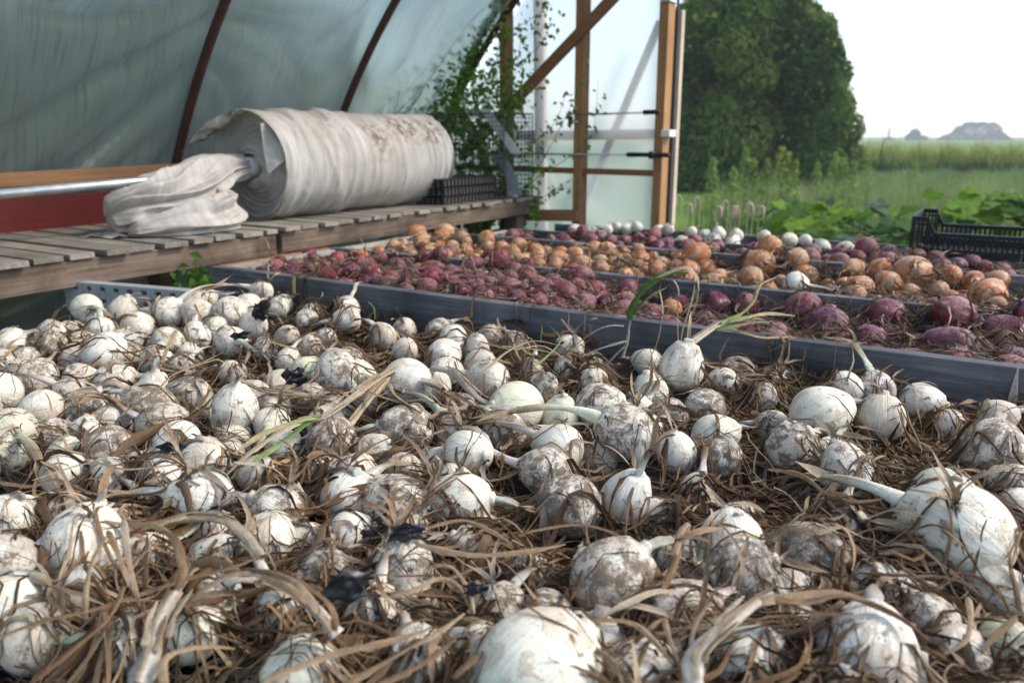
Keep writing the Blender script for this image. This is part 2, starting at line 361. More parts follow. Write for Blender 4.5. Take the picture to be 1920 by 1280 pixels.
# ------------------------------------------------------------------ greenhouse
UC, ZC, RA = -0.02, -0.20, 3.75
def arch(a, v, off=0.0): return G(UC - (RA + off) * math.cos(a), v, ZC + (RA + off) * math.sin(a))
house = tag(empty('hoop_greenhouse', G(-3.3, 2.0, 0)), 'plastic covered hoop greenhouse with rusty bows and a wooden end wall', 'greenhouse')
def film_mat(name, tint, transp, transl, streak=True, frost=.45):
    m, nt, out = new_mat(name); oc = coords(nt, 'Object'); rot = nt.nodes.new('ShaderNodeMapping'); rot.inputs['Rotation'].default_value = (0, 0, AZ); nt.links.new(oc, rot.inputs['Vector'])
    st = noise(nt, stretch(nt, rot.outputs[0], 3.0, 75.0, 3.0), 1.0, 4, 0.75, 0.12)
    cl = noise(nt, oc, 1.6, 5, 0.6, 0.4)
    c = mixc(nt, ramp(nt, cl, [(0.3, 0.0), (0.75, 0.5)]), tint, tuple(x * 0.82 for x in tint))
    if streak: c = mixc(nt, ramp(nt, st, [(0.50, 0.0), (0.66, 0.60)]), c, tuple(x * 0.4 for x in tint))
    tp = nt.nodes.new('ShaderNodeBsdfTransparent'); tp.inputs[0].default_value = (0.88, 0.94, 0.95, 1)
    tl = nt.nodes.new('ShaderNodeBsdfTranslucent'); nt.links.new(c, tl.inputs[0])
    df = nt.nodes.new('ShaderNodeBsdfDiffuse'); nt.links.new(c, df.inputs[0])
    gl = nt.nodes.new('ShaderNodeBsdfGlossy'); gl.inputs['Roughness'].default_value = 0.22; gl.inputs['Color'].default_value = (0.9, 0.9, 0.9, 1)
    m1 = nt.nodes.new('ShaderNodeMixShader'); m1.inputs[0].default_value = 1 - transl; nt.links.new(tl.outputs[0], m1.inputs[1]); nt.links.new(df.outputs[0], m1.inputs[2])
    rf = nt.nodes.new('ShaderNodeBsdfRefraction'); rf.inputs['Roughness'].default_value = frost; rf.inputs['IOR'].default_value = 1.06; rf.inputs['Color'].default_value = (*[min(1, x * 1.25) for x in tint], 1)
    mt = nt.nodes.new('ShaderNodeMixShader'); mt.inputs[0].default_value = .975; nt.links.new(tp.outputs[0], mt.inputs[1]); nt.links.new(rf.outputs[0], mt.inputs[2]); tp = mt
    m2 = nt.nodes.new('ShaderNodeMixShader'); nt.links.new(ramp(nt, cl, [(0.3, max(0, transp - .08)), (0.7, transp + .08)]), m2.inputs[0]); nt.links.new(m1.outputs[0], m2.inputs[1]); nt.links.new(tp.outputs[0], m2.inputs[2])
    fr = nt.nodes.new('ShaderNodeFresnel'); fr.inputs[0].default_value = 1.6
    m3 = nt.nodes.new('ShaderNodeMixShader'); nt.links.new(fr.outputs[0], m3.inputs[0]); nt.links.new(m2.outputs[0], m3.inputs[1]); nt.links.new(gl.outputs[0], m3.inputs[2])
    nt.links.new(m3.outputs[0], out.inputs[0]); return m
M['film'] = film_mat('side_film', (0.415, 0.475, 0.435), 0.42, 0.45, True, .80)
M['film_end'] = film_mat('end_film', (0.74, 0.78, 0.86), 0.46, 0.8, False, .62)
from mathutils import noise as mnoise
def fnoise(x, y, z=0.0): return mnoise.noise(Vector((x, y, z)))
# side film: sagging diagonal folds between the bows
na, nv = 110, 300; a0, a1 = math.radians(3.3), math.radians(66)
V = []; 
for i in range(na + 1):
    a = a0 + (a1 - a0) * i / na
    for j in range(nv + 1):
        v = -1.5 + 6.0 * j / nv
        bay = (v - 2.46) % 1.0; sag = -0.030 * math.sin(math.pi * bay)
        s = a * 4.0
        swag = s * 1.25 - 1.5 * (bay - .42) ** 2 - .25 * bay + .9 * fnoise(s * .7, v * .8, 3.1)
        ph1 = (swag * 1.9 + .35 * fnoise(s * 2, v * 1.3, 7.7)) % 1.0; fold = 0.048 * (1 - abs(ph1 - .4) / .22) if abs(ph1 - .4) < .22 else 0
        ph2 = (swag * 4.3 + .6 * fnoise(s * 3, v * 2, 1.7)) % 1.0; fold += 0.022 * max(0, 1 - abs(ph2 - .5) / .25) * max(0, .5 + 1.5 * fnoise(s * 1.5, v * 1.1, 5.5))
        amp = math.sin(math.pi * bay) ** .5 if bay > 0 else 0
        p = arch(a, v, 0.030 + sag * amp + fold * (0.25 + 0.75 * amp)); V.append(p)
Fq = [(i * (nv + 1) + j, i * (nv + 1) + j + 1, (i + 1) * (nv + 1) + j + 1, (i + 1) * (nv + 1) + j) for i in range(na) for j in range(nv)]
link('side_film', mesh_np('side_film', V, Fq), house, M['film'])
# bows
for v in (0.46, 1.46, 2.46, 3.46, 4.46):
    b = MB(); b.tube([arch(math.radians(2 + 1.6 * i), v) for i in range(40)], .0215, 10)
    b.build('bow', M['rust'], house, True)
# hip board, base board
def slab_v(name, u, v0, v1, za0, za1, zb0, zb1, th, mat):
    b = MB(); n0 = len(b.v)
    for (v, z0, z1) in ((v0, za0, za1), (v1, zb0, zb1)):
        for (du, z) in ((0, z0), (th, z0), (th, z1), (0, z1)): b.v.append(G(u + du, v, z))
    b.f = [(0, 1, 2, 3), (7, 6, 5, 4)] + [(k, 4 + k, 4 + (k + 1) % 4, (k + 1) % 4) for k in range(4)]
    return b.build(name, mat, house, bevel=0.002)
slab_v('hip_board', -3.33, 0.2, 4.42, 1.392, 1.442, 1.455, 1.515, .04, M['lumber_v'])
slab_v('base_board', -3.34, 0.2, 4.42, 1.09, 1.362, 1.11, 1.385, .035, M['redboard'])
# end wall
VW = 4.49
def post(u, w, d, z0, z1, mat, v=VW, name='post', lean=0.0):
    b = MB(); b.box(G(u - w / 2, v, z0), DU * w, DV * d, UP * (z1 - z0) + DU * lean); return b.build(name, mat, house, bevel=.0025)
def uz(px, py, v=VW):
    p = onV(px, py, v); return UV(p)[0], p.z
u_a, _ = uz(943, 300); u_b, _ = uz(1082, 300); u_c, _ = uz(1233, 300); u_d, _ = uz(1258, 300, 4.63)
post(u_a, .05, .09, 0, 3.0, M['lumber_z']); post(u_b, .055, .09, 0, 3.0, M['lumber_z'])
post(u_c, .055, .10, 0, 3.1, M['lumber_z'], name='door_post'); post(u_d, .052, .05, 0, onV(1258, 20, 4.63).z, M['palepost'], 4.63, 'door_stop')
post(u_d - .036, .018, .03, 0, 3.05, M['palepost'], 4.635, 'door_stop')
b = MB(); b.box(G(u_c + .029, 4.60, 0), DU * .010, DV * .02, UP * 3.0); b.build('dark_gap_strip', M['rubber'], house)  # black strip put in for the dark gap between the two posts
def bar_v(name, a, c, w, h, mat, up=UP): b = MB(); b.bar(a, c, w, h, up); return b.build(name, mat, house, bevel=.002)
bar_v('brace', onV(1152, -6, VW - .03), onV(868, 292, VW - .03), .035, .062, M['lumber_u'])
bar_v('brace', onV(1400, -230, VW - .03), onV(1153, -7, VW - .03), .035, .062, M['lumber_u'])
bar_v('rail', onV(850, 313, VW + .03), onV(1229, 325, VW + .03), .04, .035, M['lumber_u'])
bar_v('lower_rail', onV(845, 402, VW - .025), onV(1083, 404, VW - .025), .04, .070, M['lumber_u'])
bar_v('outer_rail', onV(960, 254, 4.68), onV(1232, 252, 4.68), .03, .06, M['palepost'])
bar_v('outer_brace', onV(1238, 40, 4.72), onV(1092, 390, 4.72), .03, .045, M['palepost'])
bar_v('outer_post', onV(1010, -120, 4.66), onV(1017, 520, 4.66), .04, .07, M['palepost'])
# clips on the door post
for py, mt, w in ((4, 'galv', .06), (257, 'white_pl', .055)):
    p = onV(1247, py, VW - .012); b = MB(); b.box(p - DU * w * .5, DU * w, DV * .10, UP * .04); b.build('clip', M[mt], house, bevel=.004)
# end film with folds
nu, nz = 90, 120; V = []
ue0, ue1 = -3.74, u_c
for i in range(nu + 1):
    u = ue0 + (ue1 - ue0) * i / nu
    ztop = ZC + math.sqrt(max(.02, (RA + .03) ** 2 - (u - UC) ** 2))
    for j in range(nz + 1):
        z = ztop * j / nz; d = fnoise(u * 1.6 + z * .8, z * .9 - u * .3, 5.0); d2 = fnoise(u * 4, z * 2.2 + u * 2, 1.0)
        V.append(G(u, 4.60 + .018 * max(0, 1 - abs(d) * 4) + .006 * d2, z))
Fq = [(i * (nz + 1) + j, i * (nz + 1) + j + 1, (i + 1) * (nz + 1) + j + 1, (i + 1) * (nz + 1) + j) for i in range(nu) for j in range(nz)]
link('end_film', mesh_np('end_film', V, Fq), house, M['film_end'])

# thin rods with black grips laid across the end wall posts
def rod(pa, pb, ga, gb, ferr, label):
    v0 = VW - .075; A, B = onV(*pa, v0), onV(*pb, v0)
    t = empty('metal_rod', A); tag(t, label, 'rod', 'metal rods on the end wall')
    b = MB(); b.tube([A, (A + B) / 2 - UP * .004, B], .0055, 8); b.build('rod', M['galv'], t, True)
    g0, g1 = onV(*ga, v0), onV(*gb, v0); d = g1 - g0
    b = MB(); b.tube([g0, g0 + d * .03, g0 + d * .5, g0 + d * .97, g1], [.009, .014, .013, .014, .010], 10); b.build('grip', M['rubber'], t, True)
    if ferr:
        c = onV(*ferr, v0); d = d.normalized(); b = MB(); b.tube([c - d * .018, c - d * .014, c + d * .014, c + d * .018], [.012, .022, .022, .012], 10); b.build('collar', M['rubber'], t, True)
rod((1062, 214), (1208, 211), (1206, 211), (1237, 210), None, 'upper thin metal rod with short black grip crossing the end wall posts')
rod((905, 286), (1178, 290), (1175, 290), (1255, 291), (1222, 291), 'lower long metal rod with black grip and collar on the end wall')
# latch on the middle post
p = onV(1070, 226, VW - .03); t = tag(empty('door_latch', p), 'small black and steel latch on the middle wooden post', 'latch')
b = MB(); b.box(p - DU * .02 - UP * .025, DU * .025, DV * .025, UP * .05); b.build('body', M['rubber'], t, bevel=.004)
b = MB(); b.tube([p, p + DU * .05 - UP * .01], .006, 8); b.build('bolt', M['galv'], t, True)

# ------------------------------------------------------------------ shelf of pallets
SZ = 1.24; SF, SB = -2.50, -3.30
vgap = UV(P(527, 429, SZ))[1]
def pallet(v0, v1, label, mats, zofs=0.0, bh=.085):
    t = tag(empty('wooden_pallet', G((SF + SB) / 2, v0, SZ - .1)), label, 'pallet', 'pallets making the shelf')
    v = v0; k = 0
    while v < v1 - .04:
        w = random.uniform(.082, .098); w = min(w, v1 - v); o = random.uniform(-.012, .012)
        b = MB(); b.box(G(SB, v, SZ - .019 + zofs + random.uniform(0, .002)), DU * (SF - SB + o) + DV * random.uniform(-.006, .006), DV * w, UP * .018)
        b.build('plank', M['pallet'], t, bevel=.002); v += w + random.uniform(.014, .030); k += 1
    for u in (SF - .055, (SF + SB) / 2, SB + .02):
        b = MB(); b.box(G(u, v0, SZ - .021 - bh + zofs), DU * .038, DV * (v1 - v0), UP * bh); b.build('beam', M['pallet_v'], t, bevel=.003)
    return t
pallet(vgap - 2.3, vgap - .015, 'weathered wooden pallet under the bunched end of the fabric roll', None)
pallet(vgap + .015, 4.42, 'stained wooden pallet under the fabric roll and seed trays', None, .004, .082)
for i, (u, v, l) in enumerate(((SF - .06, vgap - .35, 'lower'), (SF - .045, vgap - .30, 'upper'))):
    b = MB(); b.box(G(u, v, SZ - .105 - .05 * (2 - i) + .0), DU * .09, DV * (.62 - .04 * i), UP * .046)
    tag(b.build('wood_block', M['lumber_v'], None, bevel=.002), 'orange timber length, %s of the two stacked under the pallet joint' % l, 'timber', 'timber lengths under the shelf')
for i, v in enumerate((vgap - 1.6, vgap - .1, 4.2)):
    for j, u in enumerate((SF - .14, SB + .03)):
        if i == 1 and j == 0: h = SZ - .21
        else: h = SZ - .108
        b = MB(); b.box(G(u, v, .008), DU * .09, DV * .09, UP * (h - .009))
        tag(b.build('shelf_leg', M['pallet_v'], None), ('%s wooden post under the %s of the pallet shelf' % (('nearest', 'middle', 'farthest')[i], ('bench edge', 'film edge')[j])), 'post', 'posts under the shelf')
# ------------------------------------------------------------------ roll of row cover fabric
def fabric_mat():
    m, nt, out = new_mat('row_cover_fabric'); oc = coords(nt, 'Object')
    rot = nt.nodes.new('ShaderNodeMapping'); rot.inputs['Rotation'].default_value = (0, 0, AZ); nt.links.new(oc, rot.inputs['Vector'])
    a = noise(nt, stretch(nt, rot.outputs[0], 3, 30, 3), 1.0, 5, 0.65, 0.2); bl = noise(nt, oc, 3.0, 6, 0.65, 0.5); sp = noise(nt, oc, 22.0, 5, 0.75)
    c = ramp(nt, a, [(0.3, (0.36, 0.34, 0.32)), (0.55, (0.48, 0.46, 0.44)), (0.75, (0.57, 0.555, 0.54))])
    c = mixc(nt, ramp(nt, bl, [(0.42, 0.0), (0.70, 0.65)]), c, (0.30, 0.245, 0.20))
    # two rusty soil stains pressed into the far half of the roll
    sx = nt.nodes.new('ShaderNodeAttribute'); sx.attribute_name = 'Col'
    st = math_(nt, 'MULTIPLY', N(nt, 'ShaderNodeSeparateColor', {0: sx.outputs['Color']}).outputs[0], ramp(nt, sp, [(0.42, 0.0), (0.60, 1.0)]))
    c = mixc(nt, math_(nt, 'MULTIPLY', st, 0.95), c, (0.10, 0.052, 0.034))
    principled(nt, out, c, 0.85, 0.15, bump(nt, a, 0.25, 0.006), 0.12); return m
M['fabric'] = fabric_mat()
RU, RV0, RV1, RR = -2.86, 2.44, 3.70, .235; RZ = SZ + RR + .002
roll = tag(empty('fabric_roll', G(RU, RV0, SZ)), 'large soiled white roll of row cover fabric lying on the pallet shelf', 'fabric roll')
nt_, nl = 128, 150; V = []; C = []
wr = [(random.uniform(0, 1), random.uniform(.004, .013), random.uniform(-.11, .11), random.uniform(0, 6.28)) for _ in range(30)]
for j in range(nl + 1):
    t = j / nl; v = RV0 + (RV1 - RV0) * t
    for i in range(nt_):
        th = 2 * math.pi * i / nt_; r = RR
        for (c, amp, sk, ph) in wr:
            d = t - c - sk * math.sin(th + ph)
            if abs(d) < .05: r += amp * (1 - abs(d) / .05) * (1 if d > 0 else .25)
        r += .006 * fnoise(math.cos(th) * 1.2, math.sin(th) * 1.2, v * 3) + .002 * fnoise(math.cos(th) * 3, math.sin(th) * 3, v * 40)
        cu, cz = math.cos(th), math.sin(th)
        if cz < 0: cz *= .985
        vv = v + (.05 * cz - .05 if t > .9 else 0) * (t - .9) * 10 + .008 * fnoise(cu * 2, cz * 2, v)
        if t > .96: r *= 1 - (t - .96) * 2.0
        V.append(G(RU + r * cu, vv, RZ + r * cz))
        s1 = math.exp(-(((t - .70) / .08) ** 2 + ((th - .82) / .30) ** 2)) + math.exp(-(((t - .86) / .07) ** 2 + ((th - .72) / .30) ** 2)) + .5 * math.exp(-(((t - .50) / .06) ** 2 + ((th - .55) / .5) ** 2)) + .25 * math.exp(-(((t - .3) / .08) ** 2 + ((th - .9) / .4) ** 2))
        C.append((min(1, s1 * 2.2), 0, 0))
Fq = [(j * nt_ + i, j * nt_ + (i + 1) % nt_, (j + 1) * nt_ + (i + 1) % nt_, (j + 1) * nt_ + i) for j in range(nl) for i in range(nt_)]
link('wrap', mesh_np('wrap', V, Fq, True, C), roll, M['fabric'])
V = []; nr = 46      # wound layers seen at the near end
for j in range(nr + 1):
    q = j / nr; rad = RR * (1 - .78 * q)
    for i in range(nt_):
        th = 2 * math.pi * i / nt_; rs = rad + .010 * th / 6.28
        lay = .014 * abs(((rs / .021) % 1.0) - .5) * 2
        vv = RV0 + .010 + .055 * math.sin(math.pi * min(1, q * 1.2)) + lay + .02 * fnoise(math.cos(th) * 1.5, math.sin(th) * 1.5, q * 4)
        V.append(G(RU + rs * math.cos(th), vv, RZ + rs * math.sin(th)))
Fq = [(j * nt_ + i, (j + 1) * nt_ + i, (j + 1) * nt_ + (i + 1) % nt_, j * nt_ + (i + 1) % nt_) for j in range(nr) for i in range(nt_)]
link('wound_end', mesh_np('wound_end', V, Fq), roll, M['fabric'])
V = []; nr = 46
for j in range(11):
    q = j / 10; rad = RR * .97 * (1 - q)
    for i in range(48):
        th = 2 * math.pi * i / 48; V.append(G(RU + rad * math.cos(th), RV1 - .02 - .05 * q, RZ + rad * math.sin(th)))
Fq = [(j * 48 + i, j * 48 + (i + 1) % 48, (j + 1) * 48 + (i + 1) % 48, (j + 1) * 48 + i) for j in range(10) for i in range(48)]
link('far_end', mesh_np('far_end', V, Fq), roll, M['fabric'])
b = MB(); b.tube([G(RU, RV0 - .13, RZ - .012), G(RU, RV0 + .1, RZ)], .044, 20); b.build('core', M['white_pl'], roll, True)
b = MB(); b.tube([G(RU - .02, 1.0, RZ - .075), G(RU, RV0 - .3, RZ - .035), G(RU, RV0 - .05, RZ - .01)], .0165, 12); b.build('pipe', M['galv'], roll, True)
# loose flap hanging off the near rim, and the bunched free end
def sheet(name, c00, c10, c11, c01, nx, ny, amp, freq, seed, parent, sag=0.0):
    V = []
    n = (c10 - c00).cross(c01 - c00).normalized()
    for i in range(nx + 1):
        s = i / nx
        for j in range(ny + 1):
            t = j / ny; p = c00 * (1 - s) * (1 - t) + c10 * s * (1 - t) + c11 * s * t + c01 * (1 - s) * t
            d = fnoise(p.x * freq, p.y * freq, p.z * freq + seed); d2 = fnoise(p.x * freq * 2.7 + 9, p.y * freq * 2.7, p.z * freq * 2.7 + seed)
            V.append(p + n * (amp * (1 - 3 * abs(d)) + amp * .5 * (1 - 3 * abs(d2))) - UP * sag * math.sin(math.pi * s) * math.sin(math.pi * t))
    Fq = [(i * (ny + 1) + j, (i + 1) * (ny + 1) + j, (i + 1) * (ny + 1) + j + 1, i * (ny + 1) + j + 1) for i in range(nx) for j in range(ny)]
    return link(name, mesh_np(name, V, Fq), parent, M['fabric'])
def rollp(th, v, k=1.01): return G(RU + RR * k * math.cos(th), v, RZ + RR * k * math.sin(th))
sheet('flap', rollp(1.45, RV0 + .03, 1.03), rollp(2.5, RV0 + .02, 1.06), rollp(2.95, RV0 - .15, 1.0), rollp(2.1, RV0 - .10, .90), 30, 24, .014, 8, 2.0, roll, .02)
sheet('flap', rollp(1.0, RV0 + .06, 1.02), rollp(.2, RV0 + .03, 1.05), rollp(-.15, RV0 - .045, .78), rollp(.95, RV0 - .02, .90), 22, 14, .010, 8, 5.0, roll, 0)
def heap(name, c, ax_u, ax_v, ax_z, seed, fr, amp, parent, nn=110, floor=SZ + .002):
    V = []; 
    for i in range(nn + 1):
        ph = -math.pi / 2 + math.pi * i / nn
        for j in range(nn):
            th = 2 * math.pi * j / nn; d = Vector((math.cos(ph) * math.cos(th), math.cos(ph) * math.sin(th), math.sin(ph)))
            n1 = fnoise(d.x * fr + seed, d.y * fr * .8, d.z * fr * .9); n2 = fnoise(d.x * fr * 1.9, d.y * fr * 1.7 + seed, d.z * fr * 1.5); n3 = fnoise(d.x * fr * 4, d.y * fr * 4, d.z * fr * 4 + seed)
            k = 1 + amp * (1 - 2.6 * math.sqrt(n1 * n1 + .004)) + amp * .42 * (1 - 2.6 * math.sqrt(n2 * n2 + .006)) + amp * .06 * n3
            p = c + DU * ax_u * d.x * k + DV * ax_v * d.y * k + UP * ax_z * d.z * k
            if p.z < floor: p.z = floor + .003 * abs(n3)
            V.append(p)
    Fq = [(i * nn + j, i * nn + (j + 1) % nn, (i + 1) * nn + (j + 1) % nn, (i + 1) * nn + j) for i in range(nn) for j in range(nn)]
    return link(name, mesh_np(name, V, Fq), parent, M['fabric'])
def sack(name, path, rad, seed, npl, amp, nn=150, ms=90):
    """gathered tube of cloth: tight at the first point, fanning out in sharp pleats"""
    Q = smooth([tuple(p) for p in path], ms); V = []
    rr = np.interp(np.linspace(0, 1, ms), *rad)
    for i in range(ms):
        t = i / (ms - 1); d = Vector(Q[min(i + 1, ms - 1)] - Q[max(i - 1, 0)]).normalized(); sx = d.cross(UP).normalized(); up2 = sx.cross(d)
        for k in range(nn):
            th = 2 * math.pi * k / nn; c, sn = math.cos(th), math.sin(th)
            pl = abs(((npl * th / 6.2832 + .9 * fnoise(c * 1.3 + seed, sn * 1.3, t * 2.2) + .35 * t) % 1.0) - .5) * 2
            big = 1 - 2.4 * abs(fnoise(c * 1.1, sn * 1.1 + seed, t * 2.6)); fine = 1.6 * fnoise(c * 4, sn * 4, t * 9 + seed) + 1.6 * (1 - 3 * abs(fnoise(c * 2.4 + 4, sn * 2.4, t * 6 + seed)))
            r = rr[i] * (1 + amp * (pl - .5) * (.45 + .8 * t) + .28 * big * min(1, t * 3) + .03 * fine)
            p = Vector(Q[i]) + sx * r * c * 1.15 + up2 * r * sn
            if p.z < SZ + .003: p.z = SZ + .003 + .004 * pl
            V.append(p)
    F = [(i * nn + k, i * nn + (k + 1) % nn, (i + 1) * nn + (k + 1) % nn, (i + 1) * nn + k) for i in range(ms - 1) for k in range(nn)]
    return link(name, mesh_np(name, V, F), roll, M['fabric'])
sack('bunched_end', [G(RU, RV0 - .02, RZ - .005), G(RU, RV0 - .16, RZ - .02), G(RU + .02, RV0 - .32, RZ - .085), G(RU + .05, RV0 - .48, RZ - .135), G(RU + .03, RV0 - .60, RZ - .155), G(RU + .0, RV0 - .68, RZ - .17)], ([0, .12, .3, .55, .8, .94, 1], [.046, .05, .072, .088, .072, .046, .010]), 2.3, 11, .75)
sack('bunched_end', [G(RU + .05, RV0 - .22, RZ - .10), G(RU + .15, RV0 - .28, SZ + .07), G(RU + .20, RV0 - .40, SZ + .04), G(RU + .17, RV0 - .56, SZ + .025), G(RU + .10, RV0 - .66, SZ + .015)], ([0, .2, .45, .7, .9, 1], [.03, .066, .074, .052, .034, .008]), 7.9, 6, .6)
sheet('bunched_end', G(RU + .12, RV0 - .70, SZ + .012), G(RU - .05, RV0 - .76, SZ + .012), G(RU - .05, RV0 - .56, SZ + .03), G(RU + .17, RV0 - .50, SZ + .03), 24, 24, .008, 11, 3.0, roll, 0)

# ------------------------------------------------------------------ seed trays
for k in range(3):
    t = tag(empty('seed_tray', G(-2.60, 3.5, SZ + .046 * k + .006)), 'black plastic seed tray, %s of three stacked beside the fabric roll' % ('lowest', 'middle one', 'topmost')[k], 'seed tray', 'stacked seed trays')
    z = SZ + .006 + .047 * k; o = .004 * (k % 2)
    b = MB(); b.box(G(-2.868 + o, 3.502, z), DU * .276, DV * .536, UP * .034)
    b.build('body', M['blackplastic'], t, bevel=.004)
    b = MB(); b.box(G(-2.876 + o, 3.494, z + .0345), DU * .292, DV * .552, UP * .008); b.build('rim', M['blackplastic'], t, bevel=.002)
    b = MB()
    for i in range(16): b.box(G(-2.591 + o, 3.512 + i * .0335, z + .002), DU * .007, DV * .016, UP * .032)
    for i in range(8): b.box(G(-2.862 + o + i * .034, 3.4945, z + .002), DU * .016, DV * .006, UP * .032)
    tag(b.build('ribs', flat_mat('tray_rib', (.055, .052, .052), .7, .3) if k == 0 else bpy.data.materials['tray_rib'], t), kind='stuff')
# ------------------------------------------------------------------ wire cage
t = tag(empty('wire_cage', G(-2.85, 4.2, SZ)), 'dark wire mesh cage with bent metal strips on the shelf end', 'wire cage')
cu0, cu1, cv0, cv1, cz0, cz1 = -3.22, -2.535, 4.03, 4.36, SZ + .004, 1.735
b = MB()
for z in (cz0 + .005, (cz0 + cz1) / 2, cz1):
    b.tube([G(cu0, cv0, z), G(cu1, cv0, z), G(cu1, cv1, z), G(cu0, cv1, z), G(cu0, cv0, z)], .0042, 6)
for u, v in ((cu0, cv0), (cu1, cv0), (cu1, cv1), (cu0, cv1)): b.tube([G(u, v, cz0), G(u, v, cz1)], .0042, 6)
b.build('frame', M['wire_d'], t, True)
b = MB()
for (a, c) in (((cu0, cv0), (cu1, cv0)), ((cu1, cv0), (cu1, cv1)), ((cu0, cv1), (cu1, cv1))):
    L = math.hypot(c[0] - a[0], c[1] - a[1]); n = int(L / .026)
    for i in range(n + 1):
        u = a[0] + (c[0] - a[0]) * i / n; v = a[1] + (c[1] - a[1]) * i / n; b.tube([G(u, v, cz0), G(u, v, cz1)], .0014, 4, False)
    for i in range(20): z = cz0 + .026 * i; b.tube([G(a[0], a[1], min(z, cz1)), G(c[0], c[1], min(z, cz1))], .0014, 4, False)
tag(b.build('wire_mesh', M['wire_d'], t), kind='stuff')
def strip(name, pts, w, mat, par):
    V = []; 
    for p in pts: V += [p - DU * w / 2, p + DU * w / 2, p + DU * w / 2 + DV * .002, p - DU * w / 2 + DV * .002]
    b = MB(); b.v = V; n = len(pts)
    for i in range(n - 1):
        for k in range(4): b.f.append((i * 4 + k, i * 4 + (k + 1) % 4, i * 4 + 4 + (k + 1) % 4, i * 4 + 4 + k))
    return b.build(name, mat, par, False)
M['strip_light'] = flat_mat('strip_light', (.52, .54, .56), .5, .5, .2, 20); M['strip_dark'] = flat_mat('strip_dark', (.20, .22, .245), .5, .5, .25, 20)
strip('metal_strip', [onV(908, 205, cv0 + .02), onV(928, 233, cv0 + .02), onV(950, 262, cv0 + .02), onV(968, 288, cv0 + .02)], .070, M['strip_light'], t)
strip('metal_strip', [onV(932, 288, cv0 + .03), onV(948, 312, cv0 + .034), onV(960, 338, cv0 + .03), onV(968, 366, cv0 + .02)], .075, M['strip_dark'], t)
b = MB(); b.box(G(-2.62, 4.20, SZ + .006), DU * .055, DV * .05, UP * .10); tag(b.build('plastic_tub', M['white_pl'], None, bevel=.006), 'small white plastic block standing inside the wire cage', 'block')

# ------------------------------------------------------------------ slotted strip and crate
t0 = PY(120, 527, 2.55); t1 = PY(425, 552, 2.36); d = (t1 - t0); dn = d.normalized(); dz = UP; db = dn.cross(UP).normalized()
if db.y < 0: db = -db
t = tag(empty('slotted_strip', t0 - UP * .09), 'grey slotted plastic strip standing behind the white onions by the shelf', 'strip')
H_, L_ = .095, d.length; b = MB(); TH = .006
rows = [(0.0, .010), (.024, .048), (.062, H_)]
for z0, z1 in rows: b.box(t0 - UP * z1, d, db * TH, UP * (z1 - z0))
for r0 in (.010, .048):
    x = 0.0; k = 0
    while x < L_ - .012:
        b.box(t0 + dn * x - UP * (r0 + .014), dn * .032, db * TH, UP * .014); x += .054; k += 1
b.box(t0 + db * TH - UP * .003, d, db * .035, UP * .003)
b.box(t0 - UP * H_ - dn * .004, dn * .004, db * .042, UP * H_)
b.build('strip', M['slat'], t)
